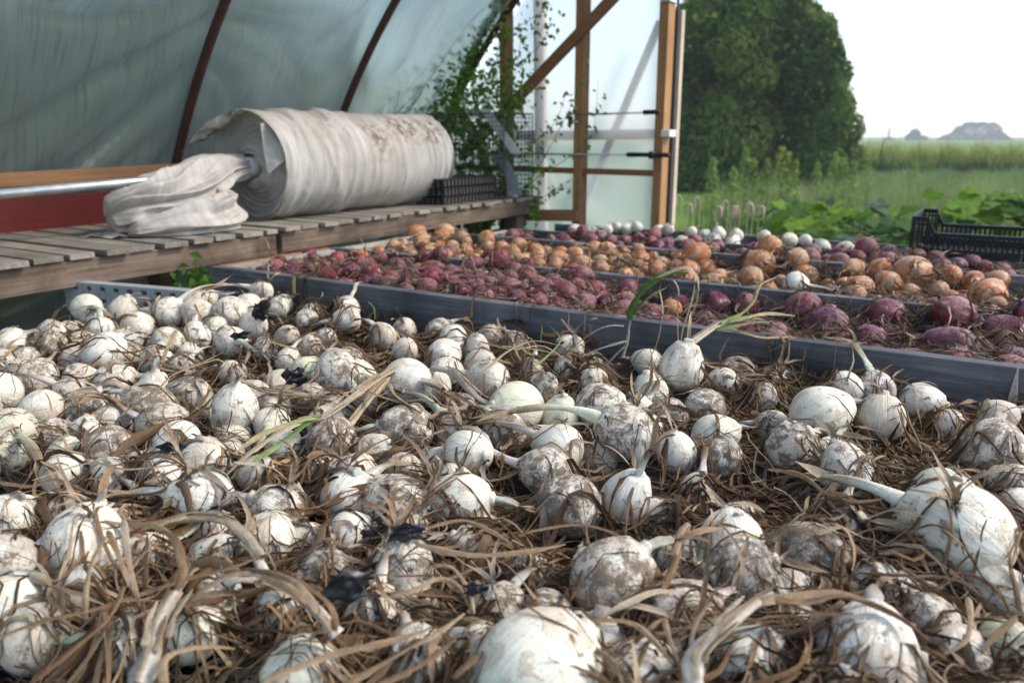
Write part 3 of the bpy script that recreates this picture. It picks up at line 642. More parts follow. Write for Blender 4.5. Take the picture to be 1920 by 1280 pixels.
def crate():
    z0 = BT + .004; u0, v0 = UV(P(1702, 479, BT)); w, dp, hh, hl = .62, .36, .132, .080
    t = tag(empty('plastic_crate', G(u0, v0, z0)), 'black slotted plastic harvest crate with high corners standing on the bench boards', 'crate')
    th = .006
    def wall(org, ax, nrm, L, name):
        b = MB()
        b.box(org, ax * L, nrm * th, UP * .026); b.box(org + UP * .066, ax * L, nrm * th, UP * .010); b.box(org + UP * (hl - .012) - nrm * .004, ax * L, nrm * (th + .008), UP * .012)
        n = int(L / .016)
        for i in range(n + 1): b.box(org + ax * (i * (L - .007) / n) + UP * .026, ax * .0072, nrm * th, UP * (.040))
        for i in range(0, n + 1, 1): b.box(org + ax * (i * (L - .007) / n) + UP * .0761, ax * .006, nrm * th, UP * (hl - .0885))
        b.build(name, M['blackplastic'], t)
    wall(G(u0 + .07, v0, z0), DU, DV, w - .14, 'side_wall'); wall(G(u0 + .07, v0 + dp - th, z0), DU, DV, w - .14, 'side_wall')
    for s in (0, 1):
        uu = u0 + (w - th) * s
        b = MB(); b.box(G(uu, v0, z0), DU * th, DV * dp, UP * .03); b.box(G(uu, v0, z0 + .085), DU * th, DV * dp, UP * .012); b.box(G(uu, v0, z0 + hh - .018), DU * th, DV * dp, UP * .018)
        n = 18
        for i in range(n + 1): b.box(G(uu, v0 + i * (dp - .008) / n, z0 + .03), DU * th, DV * .008, UP * (hh - .048))
        b.build('end_wall', M['blackplastic'], t)
        for vv in (v0 - .001, v0 + dp - th + .001):
            b = MB(); x0 = u0 if s == 0 else u0 + w; sg = 1 if s == 0 else -1
            # gusset: full height at the corner, sloping to the low side wall, with slots
            def gq(xa, xb, za, zb, zc, zd):
                i0 = len(b.v)
                for dvv in (0, th):
                    for (x, z) in ((xa, za), (xb, zb), (xb, zc), (xa, zd)): b.v.append(G(x0 + sg * x, vv + dvv, z0 + z))
                b.f.extend([tuple(i0 + k for k in q) for q in ((0, 1, 2, 3), (7, 6, 5, 4), (0, 4, 5, 1), (1, 5, 6, 2), (2, 6, 7, 3), (3, 7, 4, 0))])
            gq(0, .012, 0, 0, hh, hh); gq(.012, .070, 0, 0, .030, .030); gq(.012, .070, .076, .076, hl, hl); gq(.012, .062, .104, .104, .111, .111)
            gq(.012, .052, hh - .016, hh - .016, hh, hh)
            for x in (.022, .033, .044): gq(x, x + .0055, .030, .030, hh - .016, hh - .016)
            gq(.052, .058, .030, .030, hh - .020, hh); gq(.058, .076, hl, hl, hl, hh - .020)
            b.build('corner', M['blackplastic'], t)
    b = MB()
    for i in range(24): b.box(G(u0 + .006, v0 + .01 + i * .0145, z0), DU * (w - .012), DV * .007, UP * .004)
    for i in range(9): b.box(G(u0 + .02 + i * .068, v0 + .006, z0 + .0041), DU * .008, DV * (dp - .012), UP * .005)
    tag(b.build('floor_grid', M['blackplastic'], t), kind='stuff')
crate()

# ------------------------------------------------------------------ onion meshes
def bulb_mesh(name, seed, squash=1.0, shoulder=1.0, neck=.20, nr=26, ns=26, lump=.05):
    """Unit bulb: root plate at the bottom, shoulders drawn up into the neck."""
    rg = random.Random(seed); V = []; ph = [rg.uniform(0, 6.28) for _ in range(6)]
    prof = []
    for i in range(nr + 1):
        t = i / nr; a = -math.pi / 2 + t * math.pi * .90
        r, z = math.cos(a), math.sin(a) * squash
        if z > 0:
            r2 = neck + (1 - neck) * max(0.0, r) ** (.9); z2 = z + (1 - r) ** 2.4 * .42 * shoulder; r, z = r2, z2
        if t < .06: z += (.06 - t) * 1.6
        prof.append((max(r, .03), z))
    zt = prof[-1][1]
    for k in range(1, 4): prof.append((neck * (1.0 - .06 * k), zt + .07 * k))
    prof.append((neck * .5, zt + .245)); prof.append((.012, zt + .25))
    m = len(prof)
    for i, (r, z) in enumerate(prof):
        for k in range(ns):
            th = 2 * math.pi * k / ns
            rr = r * (1 + lump * .5 * math.sin(th * 2 + ph[0]) + lump * .35 * math.sin(th * 3 + ph[1] + z) + lump * .25 * math.sin(th * 7 + ph[2]) * max(0, z))
            V.append((rr * math.cos(th) + lump * .6 * max(0, z) * math.cos(ph[3]), rr * math.sin(th) + lump * .6 * max(0, z) * math.sin(ph[3]), z))
    Fq = [(i * ns + k, i * ns + (k + 1) % ns, (i + 1) * ns + (k + 1) % ns, (i + 1) * ns + k) for i in range(m - 1) for k in range(ns)]
    me = mesh_np(name, V, Fq); return me, zt + .1, neck
def variants(name, n, mat, sq, sh, nk, lump, res=26):
    out = []
    for i in range(n):
        me, zt, nk_ = bulb_mesh(name, i * 13 + len(name), random.uniform(*sq), random.uniform(*sh), random.uniform(*nk), res, res, lump); me.materials.append(mat); out.append((me, zt, nk_))
    return out
BW = variants('white_bulb', 9, M['white'], (.84, 1.02), (.7, 1.5), (.17, .27), .055, 30)
BR = variants('red_bulb', 7, M['red'], (.86, 1.12), (.7, 1.5), (.10, .17), .075, 18)
BY = variants('yellow_bulb', 7, M['yellow'], (.86, 1.08), (.6, 1.4), (.10, .17), .065, 18)
def root_mesh(seed, n=34, ln=.26):
    rg = random.Random(seed); V = []; F = []; C = []
    for i in range(n):
        th = rg.uniform(0, 6.28); r0 = rg.uniform(0, .13); a = Vector((r0 * math.cos(th), r0 * math.sin(th), -.86)); L = ln * rg.uniform(.4, 1.1)
        d = Vector((math.cos(th) * rg.uniform(.2, 1), math.sin(th) * rg.uniform(.2, 1), -rg.uniform(.15, .8))).normalized(); s = d.cross(Vector((rg.uniform(-1, 1), rg.uniform(-1, 1), .3))).normalized() * .011
        b0 = len(V); p = a
        for k in range(4):
            w = 1 - k * .28; V += [p - s * w, p + s * w]; c = (.32, .25, .17) if rg.random() < .6 else (.16, .11, .07); C += [c, c]
            p = p + d * L / 3; d = (d + Vector((rg.uniform(-.5, .5), rg.uniform(-.5, .5), rg.uniform(-.5, .4)))).normalized()
        F += [(b0 + 2 * k, b0 + 2 * k + 1, b0 + 2 * k + 3, b0 + 2 * k + 2) for k in range(3)]
    me = mesh_np('roots', V, F, True, C); me.materials.append(M['stem']); return me
ROOTS = [root_mesh(i) for i in range(4)]
def flake_mesh(seed):
    """A loose torn flake of papery skin standing off a unit bulb."""
    rg = random.Random(seed); V = []; n, m = 9, 7; t0 = rg.uniform(0, 6.28); z0 = rg.uniform(-.2, .5); sp = rg.uniform(.5, .9); hh = rg.uniform(.5, .9)
    C = []
    for i in range(n + 1):
        for j in range(m + 1):
            a = t0 + sp * (i / n - .5) * (1 - .5 * (j / m)) + .05 * math.sin(j * 2.1 + seed); z = z0 + hh * (j / m - .5) + .05 * math.sin(i * 1.7 + seed)
            r = math.sqrt(max(.05, 1 - min(.95, z * z))); k = 1.03 + .05 * math.sin(i * 1.1 + j * .7) + .30 * max(0, j / m - .6) ** 1.5 + .12 * (abs(i / n - .5) * 2) ** 3
            V.append((r * k * math.cos(a), r * k * math.sin(a), z * 1.02)); s = rg.uniform(.85, 1.0); C.append((.66 * s, .60 * s, .54 * s))
    F = [(i * (m + 1) + j, (i + 1) * (m + 1) + j, (i + 1) * (m + 1) + j + 1, i * (m + 1) + j + 1) for i in range(n) for j in range(m) if rg.random() > .06]
    me = mesh_np('skin_flake', V, F, True, C); me.materials.append(M['leaf']); return me
FLAKES = [flake_mesh(i) for i in range(8)]

# ------------------------------------------------------------------ where the onions lie
class On: pass
ONS = []
def add_onion(kind, c, R, dirt, axis, neck=None, tint=0.0, skin=0.3, tgt=None, nlen=None, note=None, roots=False, hand=False):
    o = On(); o.kind, o.c, o.R, o.dirt, o.axis, o.tint, o.skin, o.tgt, o.nlen, o.note, o.roots, o.hand = kind, Vector(c), R, dirt, axis, tint, skin, tgt, nlen, note, roots, hand
    ONS.append(o); return o
def lift(px, py, w, base, rmin=.029, rmax=.062):
    z = base + .04
    for _ in range(4):
        R = min(rmax, max(rmin, px_radius(px, py, w, z))); z = base + R
    return P(px, py, z), R
# (px, py, width px, soil 0..1, neck end: None, 'r' roots to the front, (x,y) lying, (x,y,1) standing up), extra lift, tint, skin
WH = [
(5,735,76,.35,None,0,.0,.2),(67,715,76,.85,None,0,0,.3),(77,772,82,.45,None,0,0,.3),(25,810,92,.25,(74,862),.01,.75,.5),(135,740,62,.6,None,0,.1,.3),
(162,775,76,.95,None,-.01,0,.4),(212,718,74,.5,(290,705),0,0,.3),(217,745,62,.4,None,0,0,.3),(288,735,66,.35,(292,668,1),0,0,.3),(280,768,90,.9,None,0,0,.6),
(207,795,72,.6,None,0,0,.4),(112,822,76,.85,None,-.01,0,.3),(157,812,52,.25,(160,790,1),0,.1,.1),(122,860,64,.1,(124,812,1),0,.4,.1),(203,845,96,.95,'r',.004,0,.4),
(117,890,78,.15,(168,872),.004,.1,.1),(312,800,94,.75,None,0,0,.6),(332,835,80,.2,None,.008,0,.2),(317,864,62,.25,(318,885),0,.2,.2),(380,870,98,.6,'r',.006,0,.3),
(307,898,92,.35,None,.008,0,.1),(385,940,112,.2,(236,924),.012,.05,.1),(365,747,78,.8,None,0,0,.4),(445,777,92,.7,(447,708,1),.012,.1,.2),(400,772,60,.4,None,-.01,.6,.2),
(8,985,112,.6,None,.005,0,.2),(155,1030,146,.55,None,.006,0,.2),(25,1065,130,.7,(97,1095),.01,0,.7),(30,1140,120,.3,None,0,.1,.2),(65,1205,124,.6,None,-.01,.2,.6),
(437,1046,104,.35,None,-.004,.15,.2),(408,1000,66,.5,None,0,0,.4),(505,795,68,.2,(478,850),.006,.35,.1),(632,703,86,.8,None,.01,0,.2),(573,702,64,.3,None,0,.6,.2),
(762,716,92,.25,(830,730),.012,0,.1),(815,725,62,.35,(812,697,1),0,.1,.3),(768,806,94,.95,None,.006,0,.3),(845,805,76,.25,None,0,.5,.1),(863,853,92,.2,(912,862),.012,.3,.05),
(620,832,92,.9,(642,800),0,0,.6),(530,840,66,.3,None,0,0,.2),(662,936,106,.3,(738,868),.01,.1,.1),(748,960,130,.8,None,-.004,.1,.1),(755,890,86,.7,None,-.006,0,.3),
(862,953,112,.15,(972,948),.010,.2,.05),(525,967,112,.8,None,.002,0,.3),(645,1004,86,.15,(740,985),.008,.1,.05),(505,1020,100,.35,None,.006,.1,.4),(560,1022,76,.6,None,0,0,.2),
(828,872,50,.4,None,0,0,.5),(485,890,64,.4,None,0,0,.3),(950,813,84,.95,None,.006,0,.3),(760,1012,96,.8,None,0,0,.3),(612,1080,106,.9,'r',.004,0,.4),
(762,1073,126,.75,'r',.004,0,.3),(697,1153,102,.45,None,.006,0,.2),(570,1258,134,.25,None,.004,.2,.1),(780,1152,84,.6,None,-.01,.3,.2),(930,1152,90,.8,None,.004,0,1.0),
(790,1240,112,.6,None,.002,.2,.3),(525,1150,96,.5,None,.0,.2,.3),(977,765,98,.25,(905,767),.012,.45,.1),(1045,781,74,.25,(1054,735,1),.008,.65,.1),(1122,762,88,.75,None,.016,.15,.15),
(1168,816,102,.85,None,.016,.05,.3),(1050,845,98,.15,None,.004,.15,.05),(1028,886,92,.85,None,.004,0,.5),(1068,948,122,.95,'r',.008,0,.25),(1172,938,98,.05,(1222,845,1),.010,0,.05),
(1270,852,76,.15,(1263,812,1),.004,.1,.05),(1352,858,78,.9,'r',.004,0,.2),(1220,737,66,.2,(1215,715,1),0,.2,.1),(1255,782,72,.9,None,0,0,.7),(1320,767,78,.9,'r',.004,0,.4),
(1338,817,82,.3,(1400,800),0,.3,.1),(1278,692,86,.6,(1293,640,1),.018,.05,.3),(1390,987,82,.7,None,.004,0,.3),(1370,1027,126,.4,None,.004,.1,.2),(1370,1082,128,.95,None,.010,0,.25),
(1143,1090,152,.85,None,.014,.1,.4),(993,1086,84,.8,'r',.002,0,.3),(1028,1157,102,.85,'r',.004,0,.3),(1118,1207,118,.4,None,0,0,.2),(1265,1167,152,.9,None,0,0,.5),
(1000,1268,236,.45,None,.006,.15,.25),(1190,1278,152,.25,None,0,.15,.4),(1400,1258,152,.1,None,.002,.2,.1),(1425,1197,76,.7,None,-.005,0,.3),(1275,1050,56,.5,None,0,.1,.4),
(1585,730,66,.3,None,.006,0,.1),(1645,732,64,.7,None,.004,0,.1),(1535,777,108,.5,(1612,752),.014,.2,.1),(1650,787,88,.5,(1655,748,1),.008,0,.9),(1725,752,72,.35,None,.006,.05,.1),
(1487,842,98,.85,None,.006,0,.5),(1550,856,44,.3,None,0,.1,.1),(1590,892,102,.65,None,.008,0,.2),(1765,932,112,.35,(1812,935),.004,.25,.1),(1860,846,112,.85,None,.012,0,.4),
(1868,781,64,.3,None,.008,0,.6),(1812,1017,192,.6,(1548,893),.008,.1,.1),(1905,957,56,.4,None,0,.2,.2),(1522,1052,136,.9,None,.006,0,.5),(1870,1107,112,.45,None,.004,.05,.3),
(1650,1117,118,.6,None,.004,0,.2),(1490,1112,78,.6,None,.002,0,.3),(1745,1167,94,.8,None,.006,0,.2),(1795,1235,112,.25,None,.004,.05,.4),(1625,1245,192,.65,None,.006,0,.2),
(1905,1228,118,.15,None,.004,.55,.05),(1668,1057,84,.4,None,-.006,.05,1.0),(20,637,46,.45,None,.004,0,.1),(165,580,56,.55,(205,595),.01,.1,.2),(230,588,56,.25,(238,558,1),.012,.15,.6),
(180,597,48,.7,None,0,0,.3),(190,622,54,.5,None,.002,0,.2),(97,632,56,.7,None,0,0,.3),(255,612,56,.55,None,.002,0,.4),(315,588,58,.5,None,.010,0,.2),
(378,590,56,.5,None,.010,0,.3),(425,586,60,.7,None,.012,0,.2),(463,576,52,.35,(500,560),.010,.1,.2),(492,547,42,.65,None,.03,0,.2),(315,642,60,.7,(275,675),.008,.05,.2),
(262,650,52,.3,None,0,.2,.2),(433,641,62,.3,(470,655),.008,0,.3),(368,632,52,.4,None,.004,0,.2),(193,664,76,.35,None,.010,0,.1),(45,677,40,.8,None,0,0,.3),
(437,700,44,.4,None,0,.1,.3),(652,601,52,.6,None,.012,.05,.6),(575,603,46,.7,(605,590),0,.1,.4),(650,581,48,.6,None,.012,0,.3),(832,667,62,.2,(872,640),.008,.1,.2),
(892,655,50,.5,(895,628,1),.006,.1,.4),(762,656,48,.5,None,.006,.05,1.0),(920,714,74,.5,None,.004,.1,.4),(677,708,60,.3,None,0,.1,.3),(720,632,50,.6,None,.004,.1,.6),
(340,690,50,.7,None,-.004,0,.4),(540,680,46,.6,None,-.01,.2,.4),(1000,700,52,.5,None,-.006,.1,.4),(1110,690,54,.6,None,-.006,.1,.4),(1430,745,56,.6,None,-.006,.1,.3),
(1450,800,58,.6,None,-.006,.1,.4),(1780,800,60,.6,None,-.004,.1,.6),(1310,930,64,.7,None,-.012,.1,.4),(900,1010,60,.6,None,-.012,.1,.4),(262,1045,76,.5,None,.0,.3,.4),
(600,900,60,.5,None,-.012,.1,.3),(1240,985,60,.6,None,-.014,.1,.4),(1560,975,60,.6,None,-.014,.1,.4),(1130,860,58,.5,None,-.01,.1,.3),(680,760,54,.4,None,-.014,.3,.2),
(440,830,60,.6,None,-.012,.2,.3),(360,1190,96,.5,None,.004,.4,.3),(240,1205,100,.4,None,.0,.4,.3),(900,1232,92,.5,None,.0,.3,.3),(1320,1120,80,.6,None,-.012,.1,.4),
(1480,1190,110,.4,None,-.006,.2,.3),(150,1112,96,.45,None,.003,.1,.4),(1195,770,50,.5,None,-.004,.2,.3),(1010,830,48,.6,None,-.01,.3,.3),(700,840,50,.5,None,-.014,.2,.3)]
rg = random.Random(5)
def rand_axis(elmin=-.15, elmax=.75):
    az = rg.uniform(0, 2 * math.pi); el = rg.uniform(elmin, elmax); return Vector((math.cos(az) * math.cos(el), math.sin(az) * math.cos(el), math.sin(el)))
for k, (px, py, w, dirt, nk, up, tint, skin) in enumerate(WH):
    c, R = lift(px, py, w, FZ); c = P(px, py, c.z + up); R = max(.028, min(.064, px_radius(px, py, w, c.z)))
    view = (c - Vector((0, 0, CZ))).normalized(); roots = False; tgt = None; nlen = None
    if nk is None:
        ax = rand_axis(); 
        if ax.dot(view) > .6: ax.z += .5; ax.normalize()
        if ax.dot(view) < -.30: ax = Vector((-ax.x, -ax.y, abs(ax.z)))
        nlen = rg.choice([.6, 1.0, 1.5, 2.2, 2.8, 3.4]) if w < 105 else rg.choice([.5, .8, 1.1])
    elif nk == 'r':
        ax = (view * .8 + Vector((rg.uniform(-.25, .25), rg.uniform(-.2, .2), -.10))).normalized(); roots = True; nlen = .8
    elif len(nk) == 2:
        tgt = P(nk[0], nk[1], c.z + .3 * R); ax = (tgt - c).normalized(); ax.z += .10; ax.normalize()
    else:
        tgt = PY(nk[0], nk[1], c.y + rg.uniform(-.01, .01)); ax = (tgt - c).normalized()
    add_onion('white', c, R, dirt, ax, tint=tint, skin=skin, tgt=tgt, nlen=nlen, roots=roots or rg.random() < .35, hand=True)
# red, yellow and the far white onions: those that stand out in the picture
RED = [(805,530,45),(847,530,32),(887,505,50),(830,486,36),(760,532,32),(707,527,28),(675,497,36),(715,485,25),(580,477,27),(522,495,28),(577,507,28),(665,515,38),(735,525,34),(870,550,36),(892,545,40),(927,527,38),(917,475,27),(935,502,27),(955,522,36),
(975,505,30),(1007,489,38),(1100,524,54),(970,560,36),(992,552,32),(1120,549,45),(1010,567,34),(1137,570,38),(1200,548,46),(1172,582,40),(1220,590,40),(1275,576,48),(1315,580,36),(1360,576,48),(1427,576,46),(1540,580,60),(1552,613,76),(1625,640,66),(1672,640,54),(1680,588,52),(1792,600,66),(1902,618,76),(1910,572,46),(1787,660,95),(1790,680,56),(1762,632,52),(1875,657,52),(1585,636,30)]
RED2 = [(1126,435,24),(1124,445,22),(1099,447,23),(1082,439,24),(1197,450,28),(1251,456,25),(1265,441,25),(1222,456,24),(1292,462,30),(1144,453,25),(1640,465,36),(1676,474,29),(1572,477,33),(1612,482,29),(1725,481,29),(1754,483,27),(1797,497,31),(1825,492,28),(1847,505,30),(1877,507,30),(1318,452,26),(1345,462,28)]
YEL = [(780,440,38),(866,438,37),(827,447,32),(792,452,27),(915,449,32),(820,470,27),(940,466,28),(971,460,28),(1045,490,43),(1077,480,36),(1010,479,30),(1090,495,34),(1127,504,30),(1140,475,40),(1230,505,34),(1292,508,40),(1325,505,37),(1345,520,30),(1340,482,49),(1407,522,46),(1272,485,26),(1477,487,54),(1517,510,48),(1507,472,37),(1535,495,36),(1622,507,42),(1612,542,52),(1582,535,31),(1666,535,57),(1725,517,66),(1760,545,38),(1792,520,41),(1835,530,43),(1850,558,67),(1862,527,39),(1665,508,38)]
WF = [(1350,440,26,(1343,415,1)),(1382,443,24,(1376,425,1)),(1435,445,27,None),(1480,452,31,None),(1510,452,25,None),(1537,458,21,(1560,460)),(1140,432,20,None),(1180,430,22,None),(1242,432,21,None),(1267,430,22,None),(1205,427,20,None),(1160,428,20,None),(1300,436,22,None),(1320,440,20,None)]
def dip(kind, u, v):
    lo, hi, d = {'red': (VA, VB, .062), 'yellow': (VB, VC, .040)}.get(kind, (0, 1, 0)); t = min(1, max(0, (v - lo) / (hi - lo))); q = min(1, max(0, (u + 1.15) / .35)) * min(1, max(0, (1.0 - u) / .5)); return d * t * q * q * (3 - 2 * q)
ZC0 = {}
def far(L, kind, zc):
    zbase = zc
    for e in L:
        px, py, w = e[:3]; zc = zbase
        for _ in range(4): c = P(px, py, zc); u, v = UV(c); zc = zbase - dip(kind, u, v)
        R = px_radius(px, py, w, zc); u, v = UV(c)
        lo, hi = {'red': (VA + .036, VB), 'red2': (VC + .036, VD), 'yellow': (VB + .036, VC), 'whitefar': (VD + .036, VE)}[kind]
        vv = min(max(v, lo + R * .85), hi - R * .85)
        c = G(u, vv, zc); r = ray(px, py); t = c.y / r[1]; c.z = max(zc - .05, min(zc + .07, CZ + r[2] * t)); ax = rand_axis(.0, .9)
        kk = {'red2': 'red', 'whitefar': 'white'}.get(kind, kind); tgt = None
        if len(e) > 3 and e[3]: tgt = PY(e[3][0], e[3][1], c.y); ax = (tgt - c).normalized()
        add_onion(kk, c, R, rg.uniform(.05, .6) if kk != 'white' else rg.uniform(.05, .3), ax, tint=rg.random() ** 2, skin=rg.random() * .6, tgt=tgt, nlen=rg.choice([.3, .5, .8, 1.2]), hand=True, roots=False)
far(RED, 'red', 1.185); far(RED2, 'red', 1.0) if False else None
far(RED2, 'red2', 1.195); far(YEL, 'yellow', 1.192); far(WF, 'whitefar', 1.20)
c = P(1490, 533, 1.20); add_onion('white', c, px_radius(1490, 533, 46, 1.20), .1, (P(1545, 541, 1.19) - c).normalized(), tint=.1, skin=.1, tgt=P(1562, 546, 1.195), hand=True)
# the rest fill the beds between them
def fill(kind, u0, u1, v0, v1, dmin, z0, z1, rmin, rmax, limit, mound=None):
    have = [(UV(o.c), o.R) for o in ONS if v0 - .05 < UV(o.c)[1] < v1 + .05]; n = 0
    for _ in range(6000):
        if n >= limit: break
        u, v = rg.uniform(u0, u1), rg.uniform(v0, v1); R = rg.uniform(rmin, rmax)
        if v - v0 < R * .85 or v1 - v < R * .85 or u - u0 < R: continue
        d = dmin(u) if callable(dmin) else dmin
        if any((u - a) ** 2 + (v - b) ** 2 < (d * .5 + r * .85) ** 2 for (a, b), r in have): continue
        z = rg.uniform(z0, z1) + (mound(u, v) if mound else 0); c = G(u, v, z)
        q = c - Vector((0, 0, CZ))
        if c.y < .3 or abs(c.x) > .68 * c.y + .12: continue
        have.append(((u, v), R)); add_onion(kind, c, R, rg.uniform(.1, .7) if kind != 'white' else rg.uniform(.3, .95), rand_axis(.0, .9), tint=rg.random() ** 2 * (.5 if kind == 'white' else 1), skin=rg.random() * .8, nlen=rg.choice([.3, .5, .9, 1.4]), roots=rg.random() < .2); n += 1
hump = lambda u, v: .022 * fnoise(u * 2.2, v * 2.2, 4.0) - dip('red' if v < VB else ('yellow' if v < VC else ''), u, v)
fill('red', UL + .04, 1.6, VA + .04, VB - .005, lambda u: .050 if u < -.9 else .074, 1.145, 1.185, .019, .037, 185, hump)
fill('yellow', UL + .05, 1.5, VB + .04, VC - .005, lambda u: .056 if u < -.9 else .080, 1.15, 1.19, .021, .038, 140, hump)
fill('red', -1.86, 1.4, VC + .04, VD - .005, .056, 1.16, 1.195, .024, .033, 50, hump)
fill('white', -1.78, .2, VD + .04, VE - .005, .060, 1.16, 1.195, .024, .033, 26, hump)
fill('white', UL + .08, 1.15, .40, .98, .054, FZ + .032, FZ + .044, .029, .037, 24)
fill('white', UL + .08, 1.15, .42, VA - .01, .058, FZ + .022, FZ + .034, .027, .036, 64)
for o in ONS:                                # a few strays where two kinds meet
    if o.hand or o.kind == 'white': continue
    u, v = UV(o.c)
    if o.kind == 'red' and VB - .20 < v < VB and u < -.5 and rg.random() < .24: o.kind = 'yellow'
    elif o.kind == 'yellow' and v < VB + .22 and rg.random() < .12: o.kind = 'red'

# gently push apart bulbs that run into each other
for it in range(14):
    for i, a in enumerate(ONS):
        for b2 in ONS[i + 1:]:
            dx = b2.c - a.c; s = (a.R + b2.R) * .93
            if abs(dx.x) > s or abs(dx.y) > s or abs(dx.z) > s: continue
            L = dx.length
            if L < s and L > 1e-5:
                push = dx / L * (s - L) * .25; push.z *= .6
                wa, wb = (.35, 1.0) if a.hand and not b2.hand else ((1.0, .35) if b2.hand and not a.hand else (.5, .5))
                a.c -= push * wa; b2.c += push * wb
for o in ONS: o.c.z = max(o.c.z, FZ - .004 + o.R * .86)

# the beds go on past the picture's edge: the same onions, kept as one heap per bed
EXT = []; rx = random.Random(21)
for kind, v0, v1, z0, rr, sp, cnt in (('white', .24, VA - .03, FZ + .030, (.030, .042), .078, 150), ('red', VA + .06, VB - .03, 1.165, (.024, .036), .066, 70), ('yellow', VB + .06, VC - .03, 1.165, (.025, .037), .066, 60), ('red', VC + .06, VD - .03, 1.17, (.024, .033), .066, 30)):
    n = 0; have = [UV(o.c) for o in ONS if v0 - .1 < UV(o.c)[1] < v1 + .1]
    for _ in range(5000):
        if n >= cnt: break
        u, v = rx.uniform(-1.6, 2.22), rx.uniform(v0, v1); c = G(u, v, z0 + rx.uniform(0, .02))
        if abs(c.x) < .66 * c.y + .14 or any((u - a) ** 2 + (v - b) ** 2 < sp * sp for a, b in have): continue
        have.append((u, v)); e = On(); e.kind, e.c, e.R, e.hand = kind, c, rx.uniform(*rr), False; EXT.append(e); n += 1

# ------------------------------------------------------------------ height of the heap (for draping leaves)
GX0, GX1, GY0, GY1, GS = -2.2, 3.0, .30, 4.2, .006
NX, NY = int((GX1 - GX0) / GS), int((GY1 - GY0) / GS)
gx = GX0 + (np.arange(NX) + .5) * GS; gy = GY0 + (np.arange(NY) + .5) * GS
XX, YY = np.meshgrid(gx, gy, indexing='ij'); UU = XX * CA - YY * SA; VV = XX * SA + YY * CA
H = np.full((NX, NY), FZ, dtype=np.float32)
H[VV > VA + .034] = FZ + .022
for o in ONS + EXT:
    i0, i1 = int((o.c.x - o.R - GX0) / GS), int((o.c.x + o.R - GX0) / GS) + 2; j0, j1 = int((o.c.y - o.R - GY0) / GS), int((o.c.y + o.R - GY0) / GS) + 2
    i0, j0 = max(i0, 0), max(j0, 0)
    if i1 <= 0 or j1 <= 0 or i0 >= NX or j0 >= NY: continue
    sub = H[i0:i1, j0:j1]; d2 = (XX[i0:i1, j0:j1] - o.c.x) ** 2 + (YY[i0:i1, j0:j1] - o.c.y) ** 2
    h = np.where(d2 < o.R ** 2, o.c.z + np.sqrt(np.maximum(0, o.R ** 2 - d2)), 0); np.maximum(sub, h, out=sub)
for v, u0 in ((VA, UL), (VB, UL), (VC, -2.09), (VD, -1.89), (VE, -1.83)):
    mk = (VV > v - .004) & (VV < v + .038) & (UU > u0); H[mk] = np.maximum(H[mk], BT)
def blur(A, k):
    for ax in (0, 1):
        c = np.cumsum(np.pad(A, [(k + 1, k) if a == ax else (0, 0) for a in (0, 1)], mode='edge'), axis=ax, dtype=np.float64)
        A = ((np.take(c, range(2 * k + 1, c.shape[ax]), axis=ax) - np.take(c, range(0, c.shape[ax] - 2 * k - 1), axis=ax)) / (2 * k + 1)).astype(np.float32)
    return A
HB = blur(blur(H, 2), 2); HW = blur(blur(H, 5), 4)
def maxf(A, k):
    B = A.copy()
    for _ in range(k):
        C_ = B.copy(); C_[1:] = np.maximum(C_[1:], B[:-1]); C_[:-1] = np.maximum(C_[:-1], B[1:]); C2 = C_.copy(); C2[:, 1:] = np.maximum(C2[:, 1:], C_[:, :-1]); C2[:, :-1] = np.maximum(C2[:, :-1], C_[:, 1:]); B = C2
    return B
ENV = blur(blur(maxf(H, 3), 5), 5)          # skin stretched loosely over the bulbs
GXg, GYg = np.gradient(HB, GS)
TOP = np.zeros_like(H)                      # where a bulb shows itself bare
for o in ONS:
    if o.kind == 'white' and not o.hand: continue
    rr = o.R * (.86 if o.kind == 'white' else .8); TOP[((XX - o.c.x) ** 2 + (YY - o.c.y) ** 2 < rr * rr) & (H < o.c.z + o.R + .004)] = 1.0
def samp(A, x, y):
    i = np.clip(((x - GX0) / GS).astype(int), 0, NX - 1); j = np.clip(((y - GY0) / GS).astype(int), 0, NY - 1); return A[i, j]
def height(x, y): return float(samp(H, np.array([x]), np.array([y]))[0])

